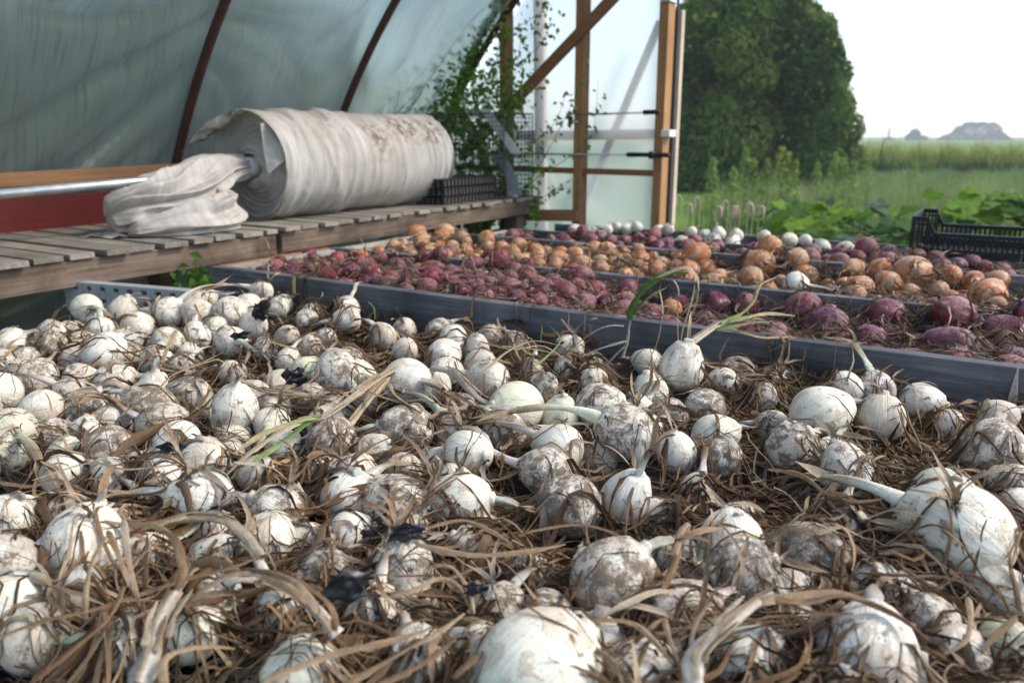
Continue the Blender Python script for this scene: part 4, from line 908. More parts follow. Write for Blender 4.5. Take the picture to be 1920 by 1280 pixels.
# ------------------------------------------------------------------ build the onions
TAN = np.array([(.43, .31, .195), (.32, .20, .115), (.20, .115, .065), (.10, .06, .04), (.60, .48, .33), (.34, .285, .23), (.26, .19, .14), (.52, .36, .22), (.06, .042, .034)]) * .82
def neck_mesh(kind, o, zt):
    """Bent, flattened neck from the shoulders to its torn end, in coordinates relative to the onion's base."""
    base = o.c - Vector((0, 0, o.R)); ax = o.axis; p0 = o.c + ax * (zt - .30) * o.R
    kw = o.nk * 1.0 * o.R
    if o.tgt is not None: p2 = Vector(o.tgt); 
    else:
        hd = Vector((ax.x, ax.y, 0)); hd = hd.normalized() if hd.length > .1 else Vector((1, 0, 0)); hd = (hd + Vector((rg.uniform(-.5, .5), rg.uniform(-.5, .5), 0))).normalized()
        L = o.nlen * o.R * (1.0 if kind == 'white' else .8); p2 = p0 + ax * L * .75 + hd * L * .35
        g = height(p2.x, p2.y) + .006; p2.z = max(g, p2.z - L * .25) if o.nlen > .8 else max(p2.z, g)
    L = (p2 - p0).length; p1 = p0 + ax * L * .5 + (UP * .06 * L if o.tgt is not None and len(ax) else UP * 0)
    n = 12; m = 11; V = []; C = []; rdg = [rg.uniform(.72, 1.22) for _ in range(11)]; stk = [rg.uniform(.62, 1.05) for _ in range(11)]
    pale = {'white': (.74, .72, .63), 'red': (.36, .17, .16), 'yellow': (.52, .33, .17)}[kind]; pale = tuple(min(.9, x * rg.uniform(.9, 1.08)) for x in pale)
    if o.tint > .3 and kind == 'white': pale = (.60, .66, .45)
    dry = tuple(TAN[rg.choice([0, 0, 1, 4, 5])]); tw = rg.uniform(-.8, .8); prev = None
    for i in range(n + 1):
        t = i / n; p = p0 * (1 - t) ** 2 + p1 * 2 * t * (1 - t) + p2 * t * t
        if i > 2: p.z = max(p.z, height(p.x, p.y) + kw * .3) if t > .5 else p.z
        d = ((p1 - p0) * (1 - t) + (p2 - p1) * t).normalized()
        s = d.cross(UP) if prev is None else prev - d * prev.dot(d)
        if s.length < 1e-3: s = d.cross(Vector((1, 0, 0)))
        s.normalize(); prev = s; w = d.cross(s)
        r = kw * (1.15 - .40 * min(1, t * 2) + .12 * math.sin(t * 9 + tw * 5)) ; flat = .85 - .45 * t
        for k in range(m):
            th = 2 * math.pi * k / m + tw * t; rr = r * (rdg[k] * min(1, .55 + t) + (1 - min(1, .55 + t)) + .10 * math.sin(3 * th + tw * 9 + t * 6)) * (1 if i < n else rg.uniform(.55, 1.15))
            q = p + s * rr * math.cos(th) + w * rr * flat * math.sin(th)
            if i == n: q += d * rg.uniform(-.25, .35) * kw * 1.5
            V.append(q - base); f = min(1, max(0, (t - .35) / .6)) ** 1.2 * (1 if kind == 'white' else 1.0); f = min(1, f * (1.25 if L > 1.3 * o.R else .7))
            sh = rg.uniform(.86, 1.0) * (stk[k] * min(1, .25 + t) + 1 - min(1, .25 + t)); C.append(tuple((a * (1 - f) + b * f) * sh for a, b in zip(pale, dry)))
    F = [(i * m + k, i * m + (k + 1) % m, (i + 1) * m + (k + 1) % m, (i + 1) * m + k) for i in range(n) for k in range(m)]
    # withered leaf blades still hanging from the torn end
    nb = rg.choice([1, 2, 3]) + (2 if L > 1.5 * o.R else 0)
    if kind != 'white': nb = min(nb, 2)
    for _ in range(nb):
        q = p.copy(); dd = (d + Vector((rg.uniform(-.9, .9), rg.uniform(-.9, .9), rg.uniform(-.2, .5)))).normalized(); wd_ = kw * rg.uniform(.25, .6); st = o.R * rg.uniform(.16, .34); c0 = tuple(TAN[rg.choice([0, 1, 2, 4, 5, 7])]); b0 = len(V); K = 9; turn = Vector((rg.uniform(-.5, .5), rg.uniform(-.5, .5), -.22))
        for k in range(K):
            s2 = dd.cross(UP); s2 = s2.normalized() if s2.length > 1e-3 else DU; s2 = (s2 + UP * math.sin(k * .6 + tw * 6) * .8).normalized(); ww = wd_ * (1 - (k / K) ** 2 * .85); up2 = dd.cross(s2) * ww * .35
            V += [q - s2 * ww - base, q + up2 - base, q + s2 * ww - base]; f = k / K; cc = tuple((a * (1 - f) + b * f) for a, b in zip(dry, c0)); C += [cc, tuple(x * .8 for x in cc), cc]
            if k: 
                for a in (0, 1): F.append((b0 + 3 * k - 3 + a, b0 + 3 * k - 2 + a, b0 + 3 * k + 1 + a, b0 + 3 * k + a))
            q = q + dd * st; dd = (dd + turn * .35 + Vector((rg.uniform(-.25, .25), rg.uniform(-.25, .25), rg.uniform(-.1, .1)))).normalized(); q.z = max(q.z, height(q.x, q.y) + .004)
    return mesh_np('neck', V, F, True, C)
for o in ONS:
    o.var = rg.randrange(len({'white': BW, 'red': BR, 'yellow': BY}[o.kind])); me, zt, o.nk = {'white': BW, 'red': BR, 'yellow': BY}[o.kind][o.var]
    o.root = empty('%s_onion' % o.kind, o.c - Vector((0, 0, o.R)))
    q = o.axis.to_track_quat('Z', 'Y') @ Quaternion((0, 0, 1), rg.uniform(0, 6.28))
    def put(name, mesh):
        x = bpy.data.objects.new(name, mesh); COL.objects.link(x); x.parent = o.root; x.location = (0, 0, o.R); x.rotation_mode = 'QUATERNION'; x.rotation_quaternion = q; x.scale = (o.R,) * 3; return x
    bl = put('bulb', me); bl.color = (o.dirt, o.tint, o.skin, 1)
    link_local('neck', neck_mesh(o.kind, o, zt), o.root, M['stem'])
    if o.roots and o.kind == 'white': put('roots', ROOTS[rg.randrange(4)])
    if o.kind == 'white' and o.skin > .28 and o.R < .047 and rg.random() < .5 and UV(o.c)[1] < VA: put('skin_flake', FLAKES[rg.randrange(8)])

for kind in ('white', 'red', 'yellow'):
    hp = tag(empty('%s_onions' % kind, G(1.6, {'white': 1.0, 'red': 1.9, 'yellow': 2.4}[kind], FZ)), 'further %s onions filling the bench past the picture edge' % kind, '%s onions' % kind, kind='stuff')
    for e in EXT:
        if e.kind != kind: continue
        x = bpy.data.objects.new('bulb', {'white': BW, 'red': BR, 'yellow': BY}[kind][rx.randrange(7)][0]); COL.objects.link(x); x.parent = hp; x.location = e.c - Vector(hp.location); x.scale = (e.R,) * 3
        x.rotation_euler = (rx.uniform(-1.4, 1.4), rx.uniform(-1.4, 1.4), rx.uniform(0, 6.28)); x.color = (rx.uniform(.1, .8), rx.random() ** 3, rx.random() * .6, 1)

# ------------------------------------------------------------------ dry leaves: ribbons draped over the heap
def ribbons(Pt, Wd, tw, c0, c1, fold=.3):
    """Pt (n,m,3) centre lines, Wd (n,m) half widths, tw (n,m) twist -> three-vertex wide folded blades."""
    n, m, _ = Pt.shape; T = np.gradient(Pt, axis=1); T /= np.linalg.norm(T, axis=2, keepdims=True) + 1e-9
    up = np.array([0, 0, 1.0]); Sd = np.cross(T, up); Sd /= np.linalg.norm(Sd, axis=2, keepdims=True) + 1e-6
    Nn = np.cross(Sd, T); ct, st = np.cos(tw)[..., None], np.sin(tw)[..., None]
    S2 = Sd * ct + Nn * st; N2 = -Sd * st + Nn * ct; w = Wd[..., None]
    V = np.stack([Pt - S2 * w, Pt + N2 * w * fold * 2, Pt + S2 * w], axis=2)            # n,m,3,3
    idx = np.arange(n * m * 3).reshape(n, m, 3)
    Fq = np.stack([np.stack([idx[:, :-1, a], idx[:, :-1, a + 1], idx[:, 1:, a + 1], idx[:, 1:, a]], axis=-1) for a in (0, 1)], axis=2).reshape(-1, 4)
    f = np.linspace(0, 1, m)[None, :, None]; C = c0[:, None, :] * (1 - f) + c1[:, None, :] * f
    C = C * (1 + .22 * (RNG.random((n, m, 1)) - .5)); C = np.repeat(C[:, :, None, :], 3, axis=2); C[:, :, 1] *= .78
    return V.reshape(-1, 3), Fq, C.reshape(-1, 3)
def walk(x, y, th, m, step, curl, bias, keep=.8):
    n = len(x); X = np.zeros((n, m)); Y = np.zeros((n, m)); cm = np.exp(RNG.normal(-.1, .55, n)); k = RNG.normal(0, curl, n) * cm
    for i in range(m):
        X[:, i], Y[:, i] = x, y
        gxv, gyv = samp(GXg, x, y), samp(GYg, x, y); mag = np.sqrt(gxv ** 2 + gyv ** 2) + 1e-6
        cr = np.cos(th) * (-gyv) - np.sin(th) * (-gxv); k = keep * k + RNG.normal(0, curl * .75, n) * cm
        th = th + k + bias * cr / mag * np.minimum(1, mag); x = x + np.cos(th) * step; y = y + np.sin(th) * step
    return X, Y
def drape(X, Y, off, sag=.0012, it=10, arch=None, deep=None):
    n, m = X.shape; dep = np.full(n, .2) if deep is None else deep; Hs = np.maximum(samp(H, X, Y), samp(ENV, X, Y) - dep[:, None]); Z = Hs + off[:, None]
    fl = Z.copy()
    for _ in range(it):
        A = Z.copy(); A[:, 1:-1] = .5 * (Z[:, :-2] + Z[:, 2:]) - sag; A[:, 0] = .5 * (Z[:, 0] + Z[:, 1]); A[:, -1] = .5 * (Z[:, -1] + Z[:, -2]) - sag
        Z = np.maximum(fl - .004, .5 * Z + .5 * A)
    if arch is not None: Z = Z + arch[:, None] * np.sin(np.linspace(0, np.pi, m))[None, :]
    return Z
PALW = np.array([(.43, .29, .165), (.31, .18, .088), (.21, .115, .055), (.115, .064, .034), (.62, .49, .33), (.38, .29, .20), (.26, .165, .095), (.52, .35, .19), (.062, .040, .027), (.50, .38, .25)]) * np.array([.72, .68, .64])
PALR = np.array([(.30, .22, .15), (.22, .15, .10), (.15, .10, .07), (.09, .06, .045), (.44, .34, .24), (.28, .22, .18), (.34, .17, .13), (.20, .08, .075), (.5, .42, .33)]) * np.array([.74, .70, .66])
BUF = {}
def strands(buf, x, y, th, off, length, width, curl, bias, pal, m=13, arch=None, sag=.0012, wts=None, fold=.3, over=.30, spare=.05, deep=(.012, .045), hang=False):
    n = len(x)
    if not n: return
    X, Y = walk(x, y, th, m, length / m, curl, bias)
    k = (samp(TOP, X, Y).mean(axis=1) < over) | (RNG.random(n) < spare)
    if not hang:
        vv = X * SA + Y * CA; k &= (vv.max(axis=1) < VA - .006) if buf == 'white' else (vv.min(axis=1) > VA + .002)
    X, Y, off, width, n = X[k], Y[k], off[k], width[k], int(k.sum())
    if not n: return
    if arch is not None: arch = arch[k]
    Z = drape(X, Y, off, sag, 10, arch, RNG.uniform(*deep, n))
    if not hang:                              # blades do not hang down steep sides like hair
        sl = np.abs(np.diff(Z, axis=1)) / (np.hypot(np.diff(X, axis=1), np.diff(Y, axis=1)) + 1e-6); k = (np.sort(sl, axis=1)[:, -3] < .92) | (RNG.random(n) < .10)
        X, Y, Z, width, n = X[k], Y[k], Z[k], width[k], int(k.sum())
        if not n: return
    Z = Z + RNG.normal(0, .0011, (n, m)); width = width * np.exp(RNG.normal(-.05, .42, n)); Pt = np.stack([X, Y, Z], axis=2); t = np.linspace(0, 1, m)[None, :]
    Wd = width[:, None] * (np.minimum(1, t * 6 + .45) * (1 - .75 * t ** 2.2)) * (1 + .25 * np.sin(t * 14 + RNG.random((n, 1)) * 6))
    tw = np.cumsum(RNG.normal(0, .42, (n, m)), axis=1) + RNG.normal(0, .5, (n, 1))
    i0 = RNG.choice(len(pal), n, p=wts); i1 = np.where(RNG.random(n) < .6, i0, RNG.choice(len(pal), n, p=wts))
    s = RNG.uniform(.8, 1.15, (n, 1)); V, Fq, C = ribbons(Pt, Wd, tw, pal[i0] * s, pal[i1] * s, fold)
    BUF.setdefault(buf, []).append((V, Fq, C))
def in_front(x, y): v = x * SA + y * CA; u = x * CA - y * SA; return (v < VA - .012) & (v > .30) & (u > UL + .06)
def pick(n, pxa, pxb, pya, pyb, z, test, mode='px'):
    """random points: even over the view (px) or even over the bed (world)."""
    if mode == 'px':
        X = RNG.uniform(pxa, pxb, n * 3); Y = RNG.uniform(pya, pyb, n * 3)
        r0, r1, r2 = X - 960, F_PX * CP + (640 - Y) * SP, -F_PX * SP + (640 - Y) * CP; t = (z - CZ) / r2; x, y = r0 * t, r1 * t
    else:
        x = RNG.uniform(GX0 + .1, GX1 - .1, n * 6); y = RNG.uniform(GY0, GY1, n * 6); k = np.abs(x) < .70 * y + .10; x, y = x[k], y[k]
    k = test(x, y); return x[k][:n], y[k][:n]
WTS = np.array([.16, .17, .15, .09, .08, .10, .10, .08, .03, .04]); WTS = WTS / WTS.sum()
LOW = lambda x, y, th: (samp(HB, x, y) < th)
# 1. a low mat in the gaps, colours darkened to paint shade between bulbs
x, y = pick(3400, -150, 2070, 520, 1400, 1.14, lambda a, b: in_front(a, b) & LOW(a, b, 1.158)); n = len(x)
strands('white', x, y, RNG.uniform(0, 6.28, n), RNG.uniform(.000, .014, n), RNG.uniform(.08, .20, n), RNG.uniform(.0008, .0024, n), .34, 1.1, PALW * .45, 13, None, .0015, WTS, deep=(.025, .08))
x, y = pick(2300, 0, 0, 0, 0, 1.14, lambda a, b: in_front(a, b) & LOW(a, b, 1.155), 'world'); n = len(x)
strands('white', x, y, RNG.uniform(0, 6.28, n), RNG.uniform(.000, .016, n), RNG.uniform(.08, .22, n), RNG.uniform(.0008, .0026, n), .30, 1.1, PALW * .6, 13, None, .0015, WTS, deep=(.03, .07))
# 2. matted clumps and nests seen in the photograph: (px, py, spread px, count, heading deg in the picture or None, build-up, colour shift)
CL = [(620,590,95,420,None,.045,.62),(300,700,110,110,15,.018,.9),(400,690,70,120,None,.018,.9),(700,640,80,150,None,.022,1.0),(760,660,60,110,None,.024,1.0),(1000,660,85,200,-25,.026,1.05),(1090,690,70,160,None,.020,.8),
(1500,700,85,260,None,.022,.72),(1400,720,60,140,-30,.018,.8),(800,770,80,170,-8,.016,.85),(1080,925,120,70,0,.010,.8),(1290,950,95,300,None,.022,.55),(1430,900,110,260,10,.018,.7),(1700,820,130,380,None,.026,.95),
(1650,880,110,260,-15,.022,.7),(1820,890,90,170,None,.022,.75),(950,1010,170,320,-4,.016,.8),(850,1030,100,160,-5,.016,.95),(1650,1010,140,330,None,.022,.6),(1560,960,90,150,None,.020,.75),(230,1160,170,420,55,.030,.95),
(330,1090,130,260,35,.026,1.05),(120,1240,130,220,45,.026,.85),(480,1100,120,230,-20,.026,1.05),(700,1220,150,330,25,.022,1.05),(560,1200,110,220,30,.022,1.1),(850,1180,100,170,20,.018,1.0),(330,950,90,170,12,.014,.95),
(200,930,80,110,20,.012,.9),(560,880,80,190,None,.018,1.05),(520,940,70,120,None,.014,1.0),(1560,1150,140,240,-12,.022,.95),(1700,1110,110,160,-15,.018,.7),(1420,1170,90,120,None,.014,.9),(1230,1110,90,110,None,.012,.9),
(470,640,70,120,None,.016,.8),(120,640,70,120,None,.014,.7),(60,690,60,90,None,.012,.7),(350,620,60,70,None,.012,1.0),(900,1110,80,110,20,.014,1.0),(1760,770,110,190,None,.018,1.0),(1870,740,70,110,None,.016,1.0),(620,870,70,120,None,.014,.9),(1130,700,50,110,None,.016,1.0)]
for (px, py, sp, cnt, hd, build, sh) in CL:
    cnt = int(cnt * (1.0 if py < 1000 else .68) * (1.35 if py < 720 else 1) * (.60 if py > 1080 and px < 900 else 1)); build *= .75
    r = np.abs(RNG.normal(0, .55, cnt)); a = RNG.uniform(0, 6.28, cnt); X = px + r * sp * np.cos(a); Y = py + r * sp * .62 * np.sin(a)
    r0, r1, r2 = X - 960, F_PX * CP + (640 - Y) * SP, -F_PX * SP + (640 - Y) * CP; t = (1.15 - CZ) / r2; x, y = r0 * t, r1 * t; k = in_front(x, y); x, y, r = x[k], y[k], r[k]; n = len(x)
    th = RNG.uniform(0, 6.28, n) if hd is None else math.radians(hd) * 1.4 + RNG.normal(0, .45, n) + np.pi * (RNG.random(n) < .5)
    sc = math.sqrt(max(.5, min(1.4, 900 / py)))
    strands('white', x - np.cos(th) * .05, y - np.sin(th) * .05, th, RNG.uniform(0, 1, n) * build * np.exp(-r * r * .8), RNG.uniform(.09, .24, n), RNG.uniform(.0012, .0034, n) * (1.12 if py > 1000 else 1), .26 if hd is None else .15, .25, PALW * sh, 15, RNG.uniform(0, .010, n) * (RNG.random(n) < .3), .0010, WTS, over=.22, spare=.03, deep=(.020, .060))
# 2b. ropes: bundles of leaves running together over the bulbs
nb_ = 84; bx, by = pick(nb_, -80, 2000, 590, 1330, 1.17, in_front); nb_ = len(bx); bt = RNG.normal(.15, .75, nb_) + np.pi * (RNG.random(nb_) < .5); bl_ = RNG.uniform(.12, .30, nb_); bk = RNG.normal(0, .045, nb_)
for i in range(nb_):
    n = int(RNG.integers(7, 20)); x = bx[i] + RNG.normal(0, .010, n); y = by[i] + RNG.normal(0, .010, n); x += np.cos(bt[i]) * RNG.normal(0, .03, n); y += np.sin(bt[i]) * RNG.normal(0, .03, n)
    strands('white', x, y, bt[i] + RNG.normal(0, .16, n), RNG.uniform(.001, .013, n), bl_[i] * RNG.uniform(.6, 1.15, n), RNG.uniform(.0010, .0032, n), .13, .30, PALW * RNG.uniform(.55, 1.15), 16, RNG.uniform(0, .008, n) * (RNG.random(n) < .3), .0006, WTS, over=.44, spare=.05, deep=(.012, .036))
# 2c. the same litter past the picture's edge
for buf, v0, v1, cnt, pal in (('white', .25, VA - .03, 3400, PALW * .8), ('red', VA + .05, VB - .02, 1500, PALR * .8), ('yellow', VB + .05, VC - .02, 1200, PALW * .7), ('red', VC + .05, VD - .02, 500, PALR * .8)):
    u = RNG.uniform(-1.6, 2.2, cnt * 2); v = RNG.uniform(v0, v1, cnt * 2); x = u * CA + v * SA; y = -u * SA + v * CA; k = (np.abs(x) > .68 * y + .06) & (y > GY0); x, y = x[k][:cnt], y[k][:cnt]; n = len(x)
    strands(buf, x, y, RNG.uniform(0, 6.28, n), RNG.uniform(.0, .014, n), RNG.uniform(.08, .2, n), RNG.uniform(.0009, .0026, n), .3, .8, pal, 13, None, .0012, deep=(.012, .05))
# 3. loose single blades lying over everything, some arching up
x, y = pick(760, -100, 2020, 560, 1330, 1.16, in_front); n = len(x)
strands('white', x, y, RNG.uniform(0, 6.28, n), RNG.uniform(.001, .006, n), RNG.uniform(.07, .22, n), RNG.uniform(.0009, .0026, n), .25, .35, PALW, 16, RNG.uniform(0, .03, n) * (RNG.random(n) < .35), .0008, WTS)
# 4. thin dark curling threads
x, y = pick(1500, -100, 2020, 560, 1330, 1.16, in_front); n = len(x)
strands('white', x, y, RNG.uniform(0, 6.28, n), RNG.uniform(.001, .010, n), RNG.uniform(.04, .13, n), RNG.uniform(.0004, .0010, n), .55, .3, PALW[[2, 3, 8, 6]], 16, RNG.uniform(0, .014, n) * (RNG.random(n) < .4), .0006)
# 5. red and yellow beds
def in_bed(va, vb, ul=UL): return lambda x, y: ((x * SA + y * CA) > va + .036) & ((x * SA + y * CA) < vb - .004) & ((x * CA - y * SA) > ul + .03)
for nm, va, vb, ul, pal, cnt in (('red', VA, VB, UL, PALR, 6200), ('yellow', VB, VC, UL, PALW * .85, 5200), ('red', VC, VD, -1.9, PALR, 1800), ('far', VD, VE, -1.83, PALW, 1300)):
    for md, share in (('px', .55), ('world', .45)):
        x, y = pick(int(cnt * share), -50, 2050, 400, 720, 1.18, in_bed(va, vb, ul), md); n = len(x)
        strands(nm, x, y, RNG.uniform(0, 6.28, n), RNG.uniform(0, .012, n), RNG.uniform(.05, .16, n), RNG.uniform(.0007, .0022, n), .35, .8, pal * .8, 11, RNG.uniform(0, .012, n) * (RNG.random(n) < .25), .0012, deep=(.002, .026), over=.5)
for (px, py, sp, cnt, bd, build, nm, sh) in ((1120,590,60,160,in_bed(VA,VB),.020,'red',.75),(1700,610,120,300,in_bed(VA,VB),.022,'red',.65),(1850,640,80,190,in_bed(VA,VB),.02,'red',.7),(1560,600,60,120,in_bed(VA,VB),.02,'red',.7),(600,505,70,150,in_bed(VA,VB),.016,'red',1.1),(1420,485,70,330,in_bed(VB,VC),.055,'yellow',.62),(1560,535,80,160,in_bed(VB,VC),.02,'yellow',.8),(1700,555,90,200,in_bed(VB,VC),.02,'yellow',.9),(1180,490,80,220,in_bed(VB,VC),.028,'yellow',1.15),(1600,500,60,130,in_bed(VB,VC),.02,'yellow',1.0),(1155,424,24,170,in_bed(VD,VE,-1.83),.06,'far',.5),(1290,425,30,110,in_bed(VD,VE,-1.83),.05,'far',.85),(1250,440,60,90,in_bed(VD,VE,-1.83),.03,'far',1),(1700,485,110,260,in_bed(VC,VD,-1.9),.035,'red',.9),(1500,462,60,140,in_bed(VC,VD,-1.9),.03,'red',.8)):
    zc = 1.19; r = np.abs(RNG.normal(0, .55, cnt)); a = RNG.uniform(0, 6.28, cnt); X = px + r * sp * np.cos(a); Y = py + r * sp * .35 * np.sin(a)
    r0, r1, r2 = X - 960, F_PX * CP + (640 - Y) * SP, -F_PX * SP + (640 - Y) * CP; t = (zc - CZ) / r2; x, y = r0 * t, r1 * t; k = bd(x, y); x, y, r = x[k], y[k], r[k]; n = len(x)
    if n: strands(nm, x, y, RNG.uniform(0, 6.28, n), RNG.uniform(0, 1, n) * build * np.exp(-r * r * .8) + .002, RNG.uniform(.07, .20, n), RNG.uniform(.0009, .0026, n), .28, .3, PALW * sh, 13, RNG.uniform(0, .02, n) * (RNG.random(n) < .3), .0008, WTS)
# blades hanging over the front board
for (px, py, cnt) in ((1500, 660, 26), (1530, 668, 22), (1660, 690, 14), (1800, 712, 16), (560, 520, 16), (980, 575, 8), (1850, 715, 10), (1440, 640, 12)):
    c = P(px, py, BT); n = cnt; th = math.atan2(-DV.y, -DV.x) + RNG.normal(0, .5, n)
    x = c.x + DV.x * .05 + RNG.normal(0, .02, n) * DU.x; y = c.y + DV.y * .05 + RNG.normal(0, .02, n) * DU.y
    strands('red', x, y, th, RNG.uniform(.003, .008, n), RNG.uniform(.06, .13, n), RNG.uniform(.0008, .0022, n), .2, 0, PALW * .8, 12, None, .004, WTS, hang=True, deep=(.2, .21))
# 6. torn papery skins and chaff among the bulbs
def scraps(buf, x, y, off, size, pal):
    n = len(x); m = 5; th = RNG.uniform(0, 6.28, n)
    X = x[:, None] + np.cos(th)[:, None] * np.linspace(-1, 1, m)[None] * size[:, None]; Y = y[:, None] + np.sin(th)[:, None] * np.linspace(-1, 1, m)[None] * size[:, None]
    Z = drape(X, Y, off, .0004, 3) + RNG.normal(0, .12, (n, m)) * size[:, None]
    Wd = size[:, None] * np.array([.25, .75, .85, .6, .15])[None] * RNG.uniform(.5, 1.1, (n, m)); i0 = RNG.choice(len(pal), n)
    V, Fq, C = ribbons(np.stack([X, Y, Z], 2), Wd, RNG.normal(0, .5, (n, 1)) + RNG.normal(0, .2, (n, m)), pal[i0], pal[i0] * .9, .25); BUF.setdefault(buf, []).append((V, Fq, C))
PAPER = np.array([(.64, .60, .54), (.58, .50, .42), (.48, .42, .37), (.70, .67, .62), (.40, .31, .24)])
x, y = pick(620, -50, 1970, 560, 1330, 1.15, lambda a, b: in_front(a, b) & ((samp(TOP, a, b) < .5) | (RNG.random(len(a)) < .08))); n = len(x); scraps('skins', x, y, RNG.uniform(.001, .008, n), RNG.uniform(.004, .014, n), PAPER)
for va, vb, ul, pal in ((VA, VB, UL, np.array([(.33, .13, .13), (.25, .08, .09), (.42, .24, .20), (.45, .33, .25)])), (VB, VC, UL, np.array([(.55, .38, .22), (.50, .30, .14), (.62, .50, .36), (.40, .24, .12)])), (VC, VD, -1.9, np.array([(.33, .13, .13), (.42, .24, .20)]))):
    x, y = pick(650, 0, 0, 0, 0, 1.18, in_bed(va, vb, ul), 'world'); n = len(x); scraps('chaff', x, y, RNG.uniform(0, .006, n), RNG.uniform(.004, .012, n), pal)
def flush(buf, name, label, cat, mat):
    Vs, Fs, Cs, k = [], [], [], 0
    for V, Fq, C in BUF[buf]: Vs.append(V); Fs.append(Fq + k); Cs.append(C); k += len(V)
    o = link(name, mesh_np(name, np.concatenate(Vs), np.concatenate(Fs), True, np.concatenate(Cs)), None, mat); tag(o, label, cat, kind='stuff'); return o
flush('white', 'dry_onion_leaves', 'brown and tan withered leaves tangled among the white onions in front', 'dry leaves', M['leaf'])
flush('red', 'dry_onion_leaves', 'dark brown withered leaf scraps lying among the red onions', 'dry leaves', M['leaf'])
flush('yellow', 'dry_onion_leaves', 'tan withered leaf scraps lying among the yellow onions', 'dry leaves', M['leaf'])
flush('far', 'dry_onion_leaves', 'withered leaf tangle among the far white onions near the door post', 'dry leaves', M['leaf'])
flush('skins', 'onion_skins', 'torn pale papery skin flakes scattered over the white onions', 'onion skins', M['leaf'])
flush('chaff', 'onion_skins', 'red and amber skin chaff scattered between the red and yellow onions', 'onion skins', M['leaf'])

# ------------------------------------------------------------------ thick stalks and leaf bundles that stand out
def path_px(pts, z0, lift_=.012):
    out = []
    for e in pts:
        px, py = e[:2]; z = z0 + (e[2] if len(e) > 2 else 0); p = P(px, py, z); out.append(p)
    return out
def blade_mesh(paths, hw, cols, fold=.45, mm=26, twist=.25):
    Vs, Fs, Cs, k = [], [], [], 0
    for pts, w, (c0, c1) in zip(paths, hw, cols):
        Q = smooth(pts, mm)[None]; t = np.linspace(0, 1, mm)[None]; Wd = w * np.minimum(1, t * 8 + .6) * (1 - .7 * t ** 3) * (1 + .15 * np.sin(t * 11))
        tw = np.cumsum(RNG.normal(0, twist * .5, (1, mm)), axis=1); V, Fq, C = ribbons(Q, Wd, tw, np.array([c0]), np.array([c1]), fold); Vs.append(V); Fs.append(Fq + k); Cs.append(C); k += len(V)
    return mesh_np('blades', np.concatenate(Vs), np.concatenate(Fs), True, np.concatenate(Cs))
def stalk_mesh(pts, r0, r1, c0, c1, mm=34, ns=15):
    Q = smooth(pts, mm); V = []; C = []; prev = None; rgs = random.Random(int(r0 * 1e5) + len(pts)); rdg = [rgs.uniform(.70, 1.22) for _ in range(ns)]; stk = [rgs.uniform(.55, 1.08) for _ in range(ns)]; wob = rgs.uniform(0, 6); r0 *= .78; r1 *= .78
    for i in range(mm):
        t = i / (mm - 1); d = Vector(Q[min(i + 1, mm - 1)] - Q[max(i - 1, 0)]).normalized(); s = d.cross(UP) if prev is None else prev - d * prev.dot(d); s.normalize(); prev = s; w = d.cross(s)
        r = r0 + (r1 - r0) * t
        for k in range(ns):
            th = 2 * math.pi * k / ns; rr = r * (rdg[(k + int(t * 2.2)) % ns] * .6 + .4 * rdg[k] + .10 * math.sin(2 * th + t * 7 + wob) + .07 * math.sin(t * 37 + k * 2.4)) * (1 + .12 * math.sin(t * 13 + wob)); V.append(Vector(Q[i]) + s * rr * math.cos(th) + w * rr * .62 * math.sin(th))
            sh = rgs.uniform(.84, 1.02) * stk[k]; C.append(tuple((a * (1 - t) + b * t) * sh for a, b in zip(c0, c1)))
    F = [(i * ns + k, i * ns + (k + 1) % ns, (i + 1) * ns + (k + 1) % ns, (i + 1) * ns + k) for i in range(mm - 1) for k in range(ns)]
    return mesh_np('stalk', V, F, True, C)
WHT, CRM, STR, TAN_, BRN, GRN, LGR = (.66, .61, .55), (.54, .46, .34), (.47, .355, .225), (.33, .215, .12), (.17, .095, .052), (.085, .20, .04), (.30, .38, .13)
def stalk(label, pts, z, r0, r1, c0, c1, blades=()):
    pp = path_px(pts, z); t = tag(empty('onion_stalk', pp[0] - UP * .01), label, 'onion stalk', 'onion stalks lying over the white onions')
    link('stalk', stalk_mesh(pp, r0, r1, c0, c1), t, M['stem'])
    Qs = smooth(pp, 12); prs = []
    for k in range(7):
        a0_ = RNG.integers(0, 6); a1_ = min(12, a0_ + RNG.integers(4, 8)); off = RNG.normal(0, r0 * .55, 3); off[2] = abs(off[2]) * .4 + r0 * .42; pth = [Vector(q + off * (1 + .5 * max(0, i - 2) / 4)) for i, q in enumerate(Qs[a0_:a1_])]
        if len(pth) > 3: prs.append((pth, r0 * RNG.uniform(.12, .30), [(CRM, STR), (CRM, TAN_), (STR, BRN), (STR, CRM)][RNG.integers(0, 4)]))
    link('peeling_skin', blade_mesh([q[0] for q in prs], [q[1] for q in prs], [q[2] for q in prs], .2, 14, .3), t, M['leaf'])
    for (bp, w, a, c) in blades:
        link('dry_leaf' if a not in (GRN, LGR) else 'green_leaf', blade_mesh([path_px(bp, z)], [w], [(a, c)]), t, M['leaf'])
